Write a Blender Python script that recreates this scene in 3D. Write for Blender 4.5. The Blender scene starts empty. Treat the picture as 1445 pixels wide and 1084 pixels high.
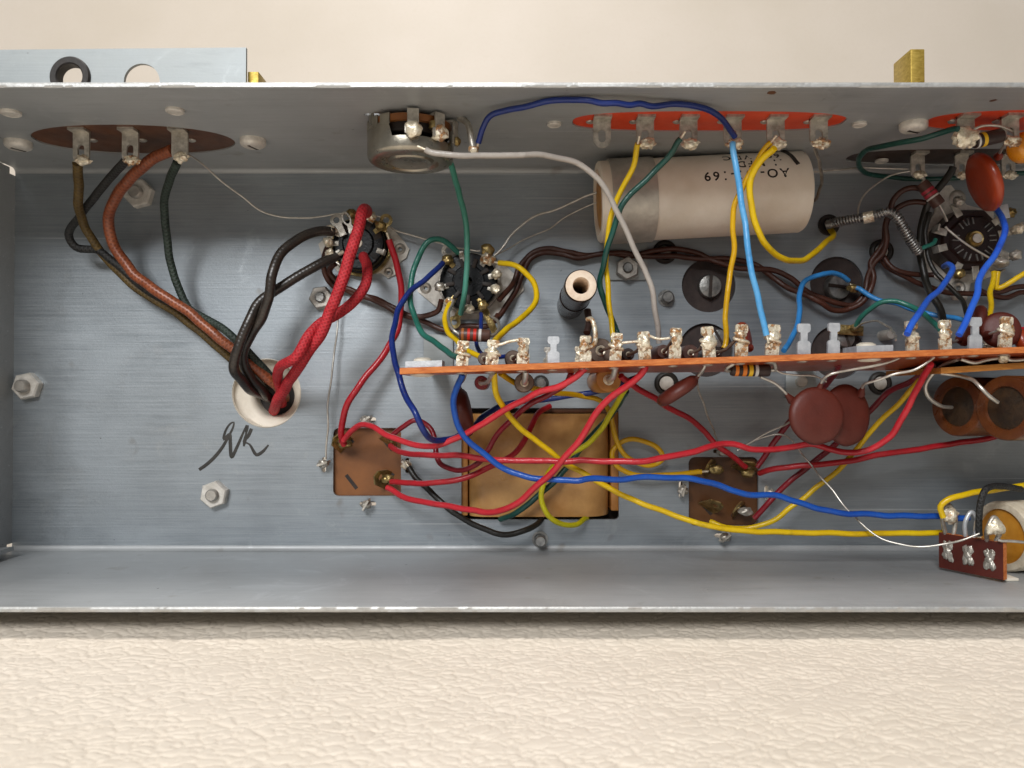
import bpy, bmesh, math, random
from mathutils import Vector, Matrix, noise
from mathutils.geometry import tessellate_polygon

random.seed(7)
S = 0.001                      # everything below is in millimetres
scn = bpy.context.scene
col = scn.collection
R = math.radians

# ------------------------------------------------------------------ camera
F_PX, CX, CY, W, H, D0 = 1092.0, 722.5, 542.0, 1445.0, 1084.0, 230.0
PITCH = math.atan(15.0 / F_PX)
cam_d = bpy.data.cameras.new('camera')
cam = bpy.data.objects.new('camera', cam_d)
col.objects.link(cam)
cam.location = (0, -D0 * S, 0)
cam.rotation_euler = (R(90) + PITCH, 0, 0)
cam_d.sensor_width = 36
cam_d.lens = 36 * F_PX / W
cam_d.clip_start = 0.005
cam_d.clip_end = 20
cam_d.dof.use_dof = True
cam_d.dof.focus_distance = 0.200
cam_d.dof.aperture_fstop = 32
scn.camera = cam
scn.render.resolution_x, scn.render.resolution_y = 1024, 768

# ------------------------------------------------------------------ world and lamps
wld = bpy.data.worlds.new('World')
scn.world = wld
wld.use_nodes = True
bg = wld.node_tree.nodes['Background']
bg.inputs[0].default_value = (0.95, 0.97, 1.0, 1)
bg.inputs[1].default_value = 0.14

def area(name, loc, target, size, power, color, size_y=None):
    d = bpy.data.lights.new(name, 'AREA')
    d.energy = power
    d.color = color
    d.shape = 'RECTANGLE'
    d.size = size * S
    d.size_y = (size_y or size) * S
    o = bpy.data.objects.new(name, d)
    col.objects.link(o)
    o.location = Vector(loc) * S
    o.rotation_euler = (Vector(target) - Vector(loc)).to_track_quat('-Z', 'Y').to_euler()
    return o

area('ceiling_lamp', (-120, -230, 1150), (0, 20, -20), 250, 9.8, (1.0, 0.965, 0.93))
area('window_light', (-190, -620, 370), (-20, 0, -10), 250, 4.4, (0.98, 0.99, 1.0), 230)
scn.view_settings.view_transform = 'Standard'
scn.view_settings.look = 'None'
scn.view_settings.exposure = 0.0
scn.view_settings.gamma = 1.0

# ------------------------------------------------------------------ pixel -> place
CA, SA = math.cos(PITCH), math.sin(PITCH)
def ray(px, py):
    dx, dy = (px - CX) / F_PX, -(py - CY) / F_PX
    return Vector((dx, CA - dy * SA, SA + dy * CA))
def P(px, py, h=0.0):
    """point on the pixel's ray that stands h mm in front of the chassis plate"""
    d = ray(px, py)
    t = (D0 - h) / d.y
    return Vector((d.x * t, -h, d.z * t))
def PZ(px, py, z):
    d = ray(px, py)
    t = z / d.z
    return Vector((d.x * t, d.y * t - D0, z))
def mm(px, h=0.0):
    return px * (D0 - h) / F_PX
ZT = P(722, 238).z            # inner face of the upper wall
ZB = P(722, 777).z            # inner face of the lower wall
XL = P(19, 540).x             # inner face of the left wall
XR = 225.0
TH = 1.2                      # sheet thickness
DEP = 61.0                    # depth of the walls
def hz(py, z):                # height in front of plate where the ray of row py meets level z
    return -PZ(722, py, z).y

# ------------------------------------------------------------------ mesh building
class G:
    def __init__(s):
        s.v, s.f, s.uv = [], [], {}
    def add(s, o):
        n = len(s.v)
        k = len(s.f)
        s.v += o.v
        s.f += [tuple(i + n for i in f) for f in o.f]
        for a, b in o.uv.items():
            s.uv[a + k] = b
        return s
    def xf(s, M):
        s.v = [M @ Vector(p) for p in s.v]
        return s
    def mv(s, d):
        s.v = [Vector(p) + Vector(d) for p in s.v]
        return s

def frame(o, x, y, z):
    M = Matrix.Identity(4)
    for i, a in enumerate((x, y, z, o)):
        for j in range(3):
            M[j][i] = a[j]
    return M
def FP(px, py, h=0.0, rot=0.0):     # on the plate: local z towards the viewer, local y up
    return frame(P(px, py, h), (1, 0, 0), (0, 0, 1), (0, -1, 0)) @ Matrix.Rotation(R(rot), 4, 'Z')
def FPo(o, rot=0.0):
    return frame(o, (1, 0, 0), (0, 0, 1), (0, -1, 0)) @ Matrix.Rotation(R(rot), 4, 'Z')
def FT(o):                          # under the upper wall: local z down, local y towards the viewer
    return frame(o, (1, 0, 0), (0, -1, 0), (0, 0, -1))
def axis_frame(a, b):               # local z from a to b
    z = (b - a).normalized()
    x = Vector((0, 0, 1)).cross(z)
    if x.length < 1e-3:
        x = Vector((1, 0, 0))
    x.normalize()
    return frame(a, x, z.cross(x), z)

def part(name, g, mat, parent=None, smooth=35, recalc=True, loc=None):
    base = Vector((0, 0, 0))
    if parent is not None:
        p = parent
        base = Vector(p['_o'])
    elif loc is not None:
        base = Vector(loc)
    me = bpy.data.meshes.new(name)
    me.from_pydata([((Vector(p) - base) * S) for p in g.v], [], g.f)
    if g.uv:
        ul = me.uv_layers.new(name='uv')
        for i, uvs in g.uv.items():
            pl = me.polygons[i]
            for k, li in enumerate(pl.loop_indices):
                ul.data[li].uv = uvs[k]
    if recalc:
        bm = bmesh.new()
        bm.from_mesh(me)
        bmesh.ops.recalc_face_normals(bm, faces=bm.faces)
        bm.to_mesh(me)
        bm.free()
    me.materials.append(mat)
    if smooth:
        me.shade_smooth()
        me.set_sharp_from_angle(angle=R(smooth))
    o = bpy.data.objects.new(name, me)
    col.objects.link(o)
    o['_o'] = tuple(base)
    if parent is not None:
        o.parent = parent
    else:
        o.location = base * S
    return o
def thing(name, label, cat, loc, group=None):
    o = bpy.data.objects.new(name, None)
    o.empty_display_size = 0.004
    col.objects.link(o)
    o.location = Vector(loc) * S
    o['_o'] = tuple(Vector(loc))
    return tag(o, label, cat, group)
def tag(o, label, cat, group=None):
    o['label'] = label
    o['category'] = cat
    if group:
        o['group'] = group
    return o

def box(x0, x1, y0, y1, z0, z1, bev=0.0, seg=2):
    bm = bmesh.new()
    bmesh.ops.create_cube(bm, size=1)
    for v in bm.verts:
        v.co = Vector(((x0 + x1) / 2 + v.co.x * (x1 - x0), (y0 + y1) / 2 + v.co.y * (y1 - y0), (z0 + z1) / 2 + v.co.z * (z1 - z0)))
    if bev:
        bmesh.ops.bevel(bm, geom=bm.edges[:], offset=bev, segments=seg, profile=0.5, affect='EDGES')
    g = from_bm(bm)
    return g
def from_bm(bm):
    g = G()
    bm.verts.index_update()
    g.v = [v.co.copy() for v in bm.verts]
    g.f = [tuple(v.index for v in f.verts) for f in bm.faces]
    bm.free()
    return g
def lathe(prof, n=32, close=True):
    g = G()
    for r, z in prof:
        for i in range(n):
            a = 2 * math.pi * i / n
            g.v.append(Vector((r * math.cos(a), r * math.sin(a), z)))
    for k in range(len(prof) - 1):
        for i in range(n):
            j = (i + 1) % n
            g.f.append((k * n + i, k * n + j, (k + 1) * n + j, (k + 1) * n + i))
    if close:
        if prof[0][0] > 1e-6:
            g.f.append(tuple(range(n))[::-1])
        if prof[-1][0] > 1e-6:
            g.f.append(tuple((len(prof) - 1) * n + i for i in range(n)))
    return g
def ring(r0, r1, z0, z1, n=32):
    b = min(0.15 * abs(r1 - r0), 0.15 * abs(z1 - z0))
    return lathe([(r0, z0), (r1 - b, z0), (r1, z0 + b), (r1, z1 - b), (r1 - b, z1), (r0 + b, z1), (r0, z1 - b), (r0, z0)], n, False)
def disc(r, z0, z1, n=32, b=0.0):
    b = b or 0.12 * abs(z1 - z0)
    return lathe([(0.0, z0), (r, z0), (r, z1 - b), (r - b, z1), (0.0, z1)], n, False)
def plate2d(outer, holes, z0, z1):
    loops = [outer] + list(holes)
    vec = [[Vector((p[0], p[1], 0)) for p in l] for l in loops]
    tris = tessellate_polygon(vec)
    flat = [p for l in vec for p in l]
    n = len(flat)
    g = G()
    g.v = [Vector((p.x, p.y, z1)) for p in flat] + [Vector((p.x, p.y, z0)) for p in flat]
    for t in tris:
        g.f.append(tuple(t))
        g.f.append(tuple(i + n for i in t)[::-1])
    s = 0
    for l in vec:
        m = len(l)
        for i in range(m):
            a, b = s + i, s + (i + 1) % m
            g.f.append((a, b, b + n, a + n))
        s += m
    return g
def circ(x, y, r, n=36, ry=None, rot=0.0):
    out = []
    for i in range(n):
        a = 2 * math.pi * i / n
        u, v = r * math.cos(a), (ry or r) * math.sin(a)
        out.append((x + u * math.cos(rot) - v * math.sin(rot), y + u * math.sin(rot) + v * math.cos(rot)))
    return out
def rrect(x0, x1, y0, y1, r, n=5):
    out = []
    for cx, cy, a0 in ((x1 - r, y1 - r, 0), (x0 + r, y1 - r, 90), (x0 + r, y0 + r, 180), (x1 - r, y0 + r, 270)):
        for i in range(n + 1):
            a = R(a0 + 90 * i / n)
            out.append((cx + r * math.cos(a), cy + r * math.sin(a)))
    return out
def stadium(x, y, w, l, n=6, rot=0.0):   # slot of width w, length l along local y
    out = []
    r = w / 2
    k = l / 2 - r
    for sgn, a0 in ((1, 0), (-1, 180)):
        for i in range(n + 1):
            a = R(a0 + 180 * i / n)
            u, v = r * math.cos(a), sgn * k + r * math.sin(a)
            out.append((x + u * math.cos(rot) - v * math.sin(rot), y + u * math.sin(rot) + v * math.cos(rot)))
    return out

def spline(pts, step=1.0):
    pts = [Vector(p) for p in pts]
    q = [pts[0] * 2 - pts[1]] + pts + [pts[-1] * 2 - pts[-2]]
    out = []
    for i in range(1, len(q) - 2):
        p0, p1, p2, p3 = q[i - 1], q[i], q[i + 1], q[i + 2]
        t0 = 0.0
        t1 = t0 + max((p1 - p0).length, 1e-4) ** 0.5
        t2 = t1 + max((p2 - p1).length, 1e-4) ** 0.5
        t3 = t2 + max((p3 - p2).length, 1e-4) ** 0.5
        n = max(2, int((p2 - p1).length / step))
        for k in range(n):
            t = t1 + (t2 - t1) * k / n
            a1 = p0 * ((t1 - t) / (t1 - t0)) + p1 * ((t - t0) / (t1 - t0))
            a2 = p1 * ((t2 - t) / (t2 - t1)) + p2 * ((t - t1) / (t2 - t1))
            a3 = p2 * ((t3 - t) / (t3 - t2)) + p3 * ((t - t2) / (t3 - t2))
            b1 = a1 * ((t2 - t) / (t2 - t0)) + a2 * ((t - t0) / (t2 - t0))
            b2 = a2 * ((t3 - t) / (t3 - t1)) + a3 * ((t - t1) / (t3 - t1))
            out.append(b1 * ((t2 - t) / (t2 - t1)) + b2 * ((t - t1) / (t2 - t1)))
    out.append(pts[-1])
    return out
def tube(pts, r, n=10, step=1.0, wob=0.0, seed=0, raw=False, rfun=None):
    p = [Vector(a) for a in pts] if raw else spline(pts, step)
    if wob:
        for i in range(1, len(p) - 1):
            p[i] = p[i] + noise.noise_vector(p[i] * 0.16 + Vector((seed * 3.7, 0, 0))) * wob
    g = G()
    m = len(p)
    tan = [(p[min(i + 1, m - 1)] - p[max(i - 1, 0)]).normalized() for i in range(m)]
    u = tan[0].orthogonal().normalized()
    L = 0.0
    Ls = []
    for i in range(m):
        u = (u - tan[i] * u.dot(tan[i]))
        if u.length < 1e-6:
            u = tan[i].orthogonal()
        u.normalize()
        w = tan[i].cross(u)
        if i:
            L += (p[i] - p[i - 1]).length
        Ls.append(L)
        rr = rfun(i / (m - 1)) * r if rfun else r
        for k in range(n):
            a = 2 * math.pi * k / n
            g.v.append(p[i] + u * (rr * math.cos(a)) + w * (rr * math.sin(a)))
    for i in range(m - 1):
        for k in range(n):
            j = (k + 1) % n
            g.uv[len(g.f)] = [(Ls[i], k / n), (Ls[i], (k + 1) / n), (Ls[i + 1], (k + 1) / n), (Ls[i + 1], k / n)]
            g.f.append((i * n + k, i * n + j, (i + 1) * n + j, (i + 1) * n + k))
    g.f.append(tuple(range(n))[::-1])
    g.f.append(tuple((m - 1) * n + k for k in range(n)))
    return g
def blob(c, rx, ry, rz, seed=0, amp=0.25, freq=0.9, M=None, sub=3):
    bm = bmesh.new()
    bmesh.ops.create_icosphere(bm, subdivisions=sub, radius=1)
    for v in bm.verts:
        d = v.co.normalized()
        k = 1 + amp * noise.noise(d * freq * 1.6 + Vector((seed * 5.1, seed * 2.3, 1.7))) + amp * .5 * noise.noise(d * freq * 4 + Vector((seed * 1.3, 9, seed)))
        v.co = Vector((d.x * rx * k, d.y * ry * k, d.z * rz * k))
    g = from_bm(bm)
    if M is not None:
        g.xf(M)
    return g.mv(c)

# ------------------------------------------------------------------ materials
def lin(c):
    if isinstance(c, str):
        c = [int(c[i:i + 2], 16) / 255 for i in (0, 2, 4)]
    return tuple(((x / 12.92) if x <= 0.04045 else ((x + 0.055) / 1.055) ** 2.4) for x in c) + (1.0,)
def nodes_of(name):
    m = bpy.data.materials.new(name)
    m.use_nodes = True
    nt = m.node_tree
    return m, nt, nt.nodes['Principled BSDF']
def mth(nt, op, a, b=None, c=None):
    n = nt.nodes.new('ShaderNodeMath')
    n.operation = op
    for i, x in enumerate((a, b, c)):
        if x is None:
            continue
        if isinstance(x, (int, float)):
            n.inputs[i].default_value = x
        else:
            nt.links.new(x, n.inputs[i])
    return n.outputs[0]
def tex_noise(nt, scale, detail=4, rough=0.55, vec=None, dist=0.0):
    n = nt.nodes.new('ShaderNodeTexNoise')
    n.inputs['Scale'].default_value = scale
    n.inputs['Detail'].default_value = detail
    n.inputs['Roughness'].default_value = rough
    n.inputs['Distortion'].default_value = dist
    if vec is not None:
        nt.links.new(vec, n.inputs['Vector'])
    return n.outputs['Fac']
def coords(nt, scale=(1000, 1000, 1000)):
    t = nt.nodes.new('ShaderNodeTexCoord')
    mp = nt.nodes.new('ShaderNodeMapping')
    mp.inputs['Scale'].default_value = scale
    nt.links.new(t.outputs['Object'], mp.inputs['Vector'])
    return mp.outputs[0]
def ramp(nt, fac, stops):
    r = nt.nodes.new('ShaderNodeValToRGB')
    e = r.color_ramp.elements
    e[0].position, e[0].color = stops[0]
    e[1].position, e[1].color = stops[-1]
    for pos, c in stops[1:-1]:
        x = e.new(pos)
        x.color = c
    nt.links.new(fac, r.inputs[0])
    return r.outputs[0]
def mixc(nt, fac, a, b, mode='MIX'):
    n = nt.nodes.new('ShaderNodeMix')
    n.data_type = 'RGBA'
    n.blend_type = mode
    for i, x in ((0, fac), (6, a), (7, b)):
        if isinstance(x, (int, float, tuple)):
            n.inputs[i].default_value = x
        else:
            nt.links.new(x, n.inputs[i])
    return n.outputs[2]
def bump(nt, bs, height, dist, strength=1.0):
    b = nt.nodes.new('ShaderNodeBump')
    b.inputs['Distance'].default_value = dist * S
    b.inputs['Strength'].default_value = strength
    nt.links.new(height, b.inputs['Height'])
    nt.links.new(b.outputs[0], bs.inputs['Normal'])
def material(name, c1, c2=None, rough=0.5, metal=0.0, scale=0.25, bmp=0.0, bscale=2.0, coat=0.0, lo=0.35, hi=0.68, rvar=0.12, spec=0.5, detail=5):
    m, nt, bs = nodes_of(name)
    v = coords(nt)
    f = tex_noise(nt, scale, detail, 0.6, v)
    c = ramp(nt, f, [(lo, lin(c1)), (hi, lin(c2 or c1))])
    nt.links.new(c, bs.inputs['Base Color'])
    bs.inputs['Metallic'].default_value = metal
    bs.inputs['Specular IOR Level'].default_value = spec
    rr = mth(nt, 'MULTIPLY_ADD', tex_noise(nt, scale * 3.1, 4, 0.6, v), rvar * 2, rough - rvar)
    nt.links.new(rr, bs.inputs['Roughness'])
    bs.inputs['Coat Weight'].default_value = coat
    bs.inputs['Coat Roughness'].default_value = 0.15
    if bmp:
        bump(nt, bs, tex_noise(nt, bscale, 4, 0.6, v), bmp)
    return m
def sheet_metal(name, c1, c2, rough, metal, brushed=1.0):
    m, nt, bs = nodes_of(name)
    v = coords(nt)
    vb = coords(nt, (22, 900, 1400))
    big = tex_noise(nt, 0.022, 4, 0.6, v)
    st = tex_noise(nt, 1.5, 6, 0.75, vb)
    vb2 = coords(nt, (70, 500, 500))
    st2 = tex_noise(nt, 1.0, 4, 0.7, vb2)
    c = ramp(nt, big, [(0.3, lin(c1)), (0.7, lin(c2))])
    c = mixc(nt, mth(nt, 'MULTIPLY', ramp_f(nt, st, 0.35, 0.75), 0.30 * brushed), c, lin('d4d8dc'))
    c = mixc(nt, mth(nt, 'MULTIPLY', ramp_f(nt, st2, 0.55, 0.85), 0.25), c, lin('5d5f61'))
    # small dark specks and pale scuffs
    sp = tex_noise(nt, 0.30, 3, 0.8, v)
    c = mixc(nt, mth(nt, 'MULTIPLY', ramp_f(nt, sp, 0.70, 0.75), 0.6), c, lin('3b3833'))
    sc = tex_noise(nt, 0.055, 6, 0.75, v, 1.2)
    c = mixc(nt, mth(nt, 'MULTIPLY', ramp_f(nt, sc, 0.58, 0.80), 0.42), c, lin('c9cccd'))
    for (rx, ry, rz, sc_, lo_, k_) in ((0, 0.5, 0, (6, 300, 420), 0.735, 0.35), (0, -0.9, 0, (5, 300, 380), 0.745, 0.3), (0, 0.06, 0, (4, 300, 600), 0.72, 0.4)):
        vs = coords(nt, sc_)
        vs.node.inputs['Rotation'].default_value = (rx, ry, rz)
        c = mixc(nt, mth(nt, 'MULTIPLY', ramp_f(nt, tex_noise(nt, 1.6, 2, 0.5, vs), lo_, lo_ + 0.03), k_), c, lin('dfe2e4'))
    fl = tex_noise(nt, 0.11, 2, 0.5, v)
    c = mixc(nt, mth(nt, 'MULTIPLY', ramp_f(nt, fl, 0.70, 0.78), 0.35), c, lin('6e604a'))
    nt.links.new(c, bs.inputs['Base Color'])
    bs.inputs['Metallic'].default_value = metal
    rr = mth(nt, 'ADD', mth(nt, 'MULTIPLY', st, 0.22), mth(nt, 'MULTIPLY_ADD', big, 0.34, rough - 0.28))
    rr = mth(nt, 'SUBTRACT', rr, mth(nt, 'MULTIPLY', ramp_f(nt, sc, 0.52, 0.75), 0.12))
    nt.links.new(rr, bs.inputs['Roughness'])
    h = mth(nt, 'ADD', mth(nt, 'MULTIPLY', st, 0.6), mth(nt, 'MULTIPLY', tex_noise(nt, 1.3, 4, 0.6, v), 0.4))
    bump(nt, bs, h, 0.07 * brushed)
    return m
def ramp_f(nt, f, a, b):
    n = nt.nodes.new('ShaderNodeMapRange')
    n.inputs['From Min'].default_value = a
    n.inputs['From Max'].default_value = b
    nt.links.new(f, n.inputs['Value'])
    return n.outputs[0]
def cloth(name, c1, c2, pitch=1.3, strands=4, bmp=0.12, rough=0.75, dark=None, coat=0.0):
    m, nt, bs = nodes_of(name)
    uv = nt.nodes.new('ShaderNodeUVMap')
    sp = nt.nodes.new('ShaderNodeSeparateXYZ')
    nt.links.new(uv.outputs[0], sp.inputs[0])
    u = mth(nt, 'MULTIPLY', sp.outputs[0], 2 * math.pi / pitch)
    w = mth(nt, 'MULTIPLY', sp.outputs[1], 2 * math.pi * strands)
    a = mth(nt, 'SINE', mth(nt, 'ADD', u, w))
    b = mth(nt, 'SINE', mth(nt, 'SUBTRACT', u, w))
    h = mth(nt, 'MULTIPLY_ADD', mth(nt, 'MAXIMUM', a, b), 0.5, 0.5)
    v = coords(nt)
    n1 = tex_noise(nt, 0.35, 5, 0.6, v)
    c = ramp(nt, n1, [(0.3, lin(c1)), (0.7, lin(c2))])
    c = mixc(nt, mth(nt, 'MULTIPLY', mth(nt, 'SUBTRACT', 1.0, h), 0.55), c, lin(dark or '1a0f0c'))
    nt.links.new(c, bs.inputs['Base Color'])
    bs.inputs['Roughness'].default_value = rough
    bs.inputs['Coat Weight'].default_value = coat
    bs.inputs['Coat Roughness'].default_value = 0.3
    bump(nt, bs, mth(nt, 'ADD', h, mth(nt, 'MULTIPLY', tex_noise(nt, 3, 3, 0.6, v), 0.5)), bmp)
    return m
def solder_mat(name, amber=0.5, lo=0.48, hi=0.62):
    m, nt, bs = nodes_of(name)
    v = coords(nt)
    f = ramp_f(nt, tex_noise(nt, 0.55, 4, 0.65, v), lo, hi)
    base = ramp(nt, tex_noise(nt, 1.2, 4, 0.6, v), [(0.3, lin('cbbd9e')), (0.7, lin('fff6e2'))])
    flux = ramp(nt, tex_noise(nt, 1.7, 3, 0.6, v), [(0.3, lin('4a2408')), (0.7, lin('c07c22'))])
    c = mixc(nt, mth(nt, 'MULTIPLY', f, amber), base, flux)
    nt.links.new(c, bs.inputs['Base Color'])
    nt.links.new(mth(nt, 'MULTIPLY_ADD', mth(nt, 'MULTIPLY', f, amber), -0.4, 0.42), bs.inputs['Metallic'])
    bs.inputs['Roughness'].default_value = 0.30
    bs.inputs['Coat Weight'].default_value = 0.3
    bump(nt, bs, tex_noise(nt, 1.4, 4, 0.6, v), 0.18)
    return m
def fibre(name, c1, c2, sc=(350, 350, 3000), rough=0.6, bmp=0.12):
    m, nt, bs = nodes_of(name)
    v = coords(nt, sc)
    f = tex_noise(nt, 1.0, 5, 0.65, v, 0.6)
    c = ramp(nt, f, [(0.3, lin(c1)), (0.7, lin(c2))])
    nt.links.new(c, bs.inputs['Base Color'])
    bs.inputs['Roughness'].default_value = rough
    bump(nt, bs, f, bmp)
    return m

M = {}
M['plate'] = sheet_metal('brushed_plate', '848b90', '9ca3a8', 0.47, 0.76)
M['wall'] = sheet_metal('brushed_wall', '989a9a', 'acaeae', 0.52, 0.36, 0.7)
M['edge'] = material('sheared_edge', 'b2b2af', 'c2c2bf', 0.5, 0.6, 0.5, 0.10, 1.2)
M['bracket'] = sheet_metal('zinc_bracket', '8f9596', 'a4a8a6', 0.55, 0.40, 0.6)
M['band'] = material('clamp_band', 'a8a298', 'd2ccc0', 0.45, 0.45, 0.12, 0.1, 0.8, detail=8)
M['zinc'] = material('zinc_nut', 'a9a39b', 'c8c2b8', 0.42, 0.7, 0.35, 0.08, 2.2)
M['zinc_white'] = material('dull_zinc', 'c6c0b6', 'e6e1d8', 0.5, 0.3, 0.5, 0.08, 2.0)
M['steel'] = material('steel', '7c7b79', 'b9b7b2', 0.33, 0.85, 0.4, 0.06, 2.0)
M['alum'] = material('clean_lug_metal', 'bfc3c7', 'dadde0', 0.42, 0.5, 0.5, 0.06, 3.0)
M['lug'] = material('tinned_lug', '9c968b', 'd6d0c5', 0.36, 0.6, 0.45, 0.12, 1.4)
M['lug_gold'] = material('tarnished_lug', '7d693e', 'c8b078', 0.32, 0.8, 0.5, 0.1, 1.5)
M['solder'] = solder_mat('solder_clean', 0.55, 0.55, 0.66)
M['lug_tin'] = solder_mat('tinned_board_lug', 0.85, 0.50, 0.57)
M['flux'] = solder_mat('solder_flux', 0.9, 0.46, 0.56)
M['wire_bare'] = material('bare_wire', 'b9b3a8', 'd9d5cc', 0.35, 0.75, 0.4)
M['strip'] = material('maroon_phenolic', '4a1a14', '5c261c', 0.35, 0, 0.1, 0.03, 2.0)
M['wire_grey_bare'] = material('tarnished_wire', '77716a', 'a09a90', 0.4, 0.6, 0.4)
M['pot'] = material('pot_can', '8b8578', 'b0a99a', 0.30, 0.85, 0.12, 0.05, 0.9)
M['phen_brown'] = material('brown_phenolic', '4a2b18', '6b4023', 0.45, 0, 0.10, 0.04, 2.0)
M['phen_dark'] = material('dark_phenolic', '2a1a12', '402a1c', 0.42, 0, 0.12, 0.04, 2.0)
M['phen_can'] = material('can_phenolic', '6a3f1d', '8a5528', 0.40, 0, 0.06, 0.03, 2.0)
M['phen_can2'] = material('can_phenolic_dark', '4c2d15', '68411f', 0.40, 0, 0.06, 0.03, 2.0)
M['orange_plate'] = material('orange_phenolic', 'cf3a10', 'e2481a', 0.42, 0, 0.10, 0.03, 2.0)
M['board_edge'] = fibre('board_cut_edge', 'b0561c', 'e08a48', (260, 1200, 1500), 0.65, 0.25)
M['board_face'] = material('board_face', '8a3414', 'a8461e', 0.35, 0, 0.05, 0.03, 1.5, coat=0.2)
M['board2_edge'] = fibre('board_edge_amber', 'a05f1a', 'c98a3c', (260, 1200, 1500), 0.6, 0.2)
M['fibre_dark'] = material('dark_fibre_disc', '2c2220', '3d312d', 0.75, 0, 0.25, 0.06, 2.0)
M['rubber'] = material('black_rubber', '17130f', '2a2119', 0.55, 0, 0.2, 0.06, 1.2)
M['cream_rubber'] = material('cream_grommet', 'd8cdb9', 'efe6d6', 0.55, 0, 0.12, 0.05, 1.0)
M['bakelite'] = material('black_bakelite', '0a0b0d', '15171a', 0.30, 0, 0.3, 0.05, 1.4, spec=0.25)
M['bakelite_brown'] = material('brown_bakelite', '1d0f0b', '291612', 0.32, 0, 0.3, 0.05, 1.4)
M['paper_tan'] = material('kraft_coil_wrap', '98602a', 'e2b06c', 0.32, 0, 0.05, 0.16, 0.25, detail=9, lo=.28, hi=.72)
M['varnish'] = material('varnish_tan', 'a86d2e', 'c98f4c', 0.4, 0, 0.1, 0.05, 0.8)
M['core'] = material('dark_core', '1a1411', '33241a', 0.6, 0, 0.2, 0.1, 1.0)
M['paper_cap'] = material('cream_card', 'dccdb8', 'f6eddf', 0.62, 0, 0.035, 0.06, 0.9, detail=7)
M['paper_edge'] = material('card_edge', 'cdbfa6', 'e5d9c3', 0.8, 0, 0.5, 0.1, 1.5)
M['wax'] = material('amber_wax', 'b0701a', 'd69a3a', 0.35, 0, 0.12, 0.12, 0.4)
M['ink'] = material('black_ink', '17130f', '2b241d', 0.6, 0, 1.0)
M['marker'] = material('marker_ink', '26231f', '3c3833', 0.55, 0, 0.5)
M['ceramic'] = material('brown_glaze', '1a0d0a', '2c1610', 0.24, 0, 0.15, 0.02, 0.6, spec=0.22)
M['ceramic_raw'] = material('raw_ceramic', 'd8c0a8', 'f0e0cc', 0.7, 0, 0.4, 0.12, 1.2)
M['disc_cap'] = material('brown_ceramic_disc', '4e1b11', '62271b', 0.50, 0, 0.08, 0.05, 1.6)
M['disc_red'] = material('red_ceramic_disc', '8c3012', 'a23e1a', 0.35, 0, 0.08, 0.05, 1.6, coat=0.2)
M['disc_orange'] = material('orange_dip', 'd8861a', 'eda63a', 0.3, 0, 0.1, 0.05, 1.0, coat=0.3)
M['res_brown'] = material('resistor_brown', '4a2f27', '5f4238', 0.45, 0, 0.4, 0.05, 2.0)
M['res_dark'] = material('resistor_dark', '281a16', '3a2620', 0.45, 0, 0.4, 0.05, 2.0)
M['res_grey'] = material('resistor_grey_brown', '5e4c40', '7d6a5c', 0.6, 0, 0.5, 0.08, 2.0)
for k, a, b in (('red', 'c02314', 'd83022'), ('orange', 'd8741c', 'e8862a'), ('yellow', 'dfae16', 'f0c228'), ('silver', 'c2beb8', 'e0ddd8'), ('amber_band', '9c5a2a', 'b06c38'), ('pink', '9c2a38', 'b53848')):
    M['band_' + k] = material('band_' + k, a, b, 0.45, 0.0, 0.5)
M['tube_cap'] = material('amber_tube', '4c2612', '6c3c1c', 0.30, 0, 0.12, 0.04, 1.0, coat=0.4)  # brown darkened to carry the shade these capacitors lie in
M['tube_end'] = material('tube_end_wax', '1d150e', '44301c', 0.5, 0, 0.2, 0.15, 0.8)  # end tone darkened for the same shade
M['brass'] = fibre('brass_block', '9a7f30', 'c9ae58', (600, 600, 1500), 0.42, 0.05)
M['brass'].node_tree.nodes['Principled BSDF'].inputs['Metallic'].default_value = 0.55
# wire insulation
def pvc_mat(name, a, b, rough):
    m, nt, bs = nodes_of(name)
    v = coords(nt)
    c = ramp(nt, tex_noise(nt, 0.09, 5, 0.6, v), [(0.3, lin(a)), (0.7, lin(b))])
    grime = ramp_f(nt, tex_noise(nt, 0.22, 6, 0.7, v), 0.56, 0.78)
    c = mixc(nt, mth(nt, 'MULTIPLY', grime, 0.45), c, lin('3a2c20'))
    sp = ramp_f(nt, tex_noise(nt, 0.6, 2, 0.6, v), 0.74, 0.78)
    c = mixc(nt, mth(nt, 'MULTIPLY', sp, 0.7), c, lin('2a1d12'))
    nt.links.new(c, bs.inputs['Base Color'])
    nt.links.new(mth(nt, 'MULTIPLY_ADD', grime, 0.35, rough), bs.inputs['Roughness'])
    h = mth(nt, 'ADD', tex_noise(nt, 0.7, 4, 0.6, v), mth(nt, 'MULTIPLY', tex_noise(nt, 0.2, 2, 0.5, v), 2.0))
    bump(nt, bs, h, 0.16)
    return m
def pvc(name, a, b, rough=0.30):
    M[name] = pvc_mat(name + '_insulation', a, b, rough)
pvc('w_red', '96141f', 'b8222c'); pvc('w_maroon', '6c0e1a', '861724'); pvc('w_bright_red', 'b01c28', 'ce323c')
pvc('w_navy', '0d205c', '18317c'); pvc('w_blue', '10459c', '1c59b4'); pvc('w_bblue', '1f50c4', '3470de'); pvc('w_sky', '4496d4', '74bcea')
pvc('w_midblue', '2a78bc', '3c8fd0')
pvc('w_yellow', 'd8ae08', 'e8c410'); pvc('w_ygreen', 'bcb40c', 'd2c816'); pvc('w_amber', 'c8960a', 'dcae10')
pvc('w_green', '1f5d50', '2f7566'); pvc('w_dgreen', '0f3a33', '1b5046'); pvc('w_teal', '3b7d6c', '579a88')
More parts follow.
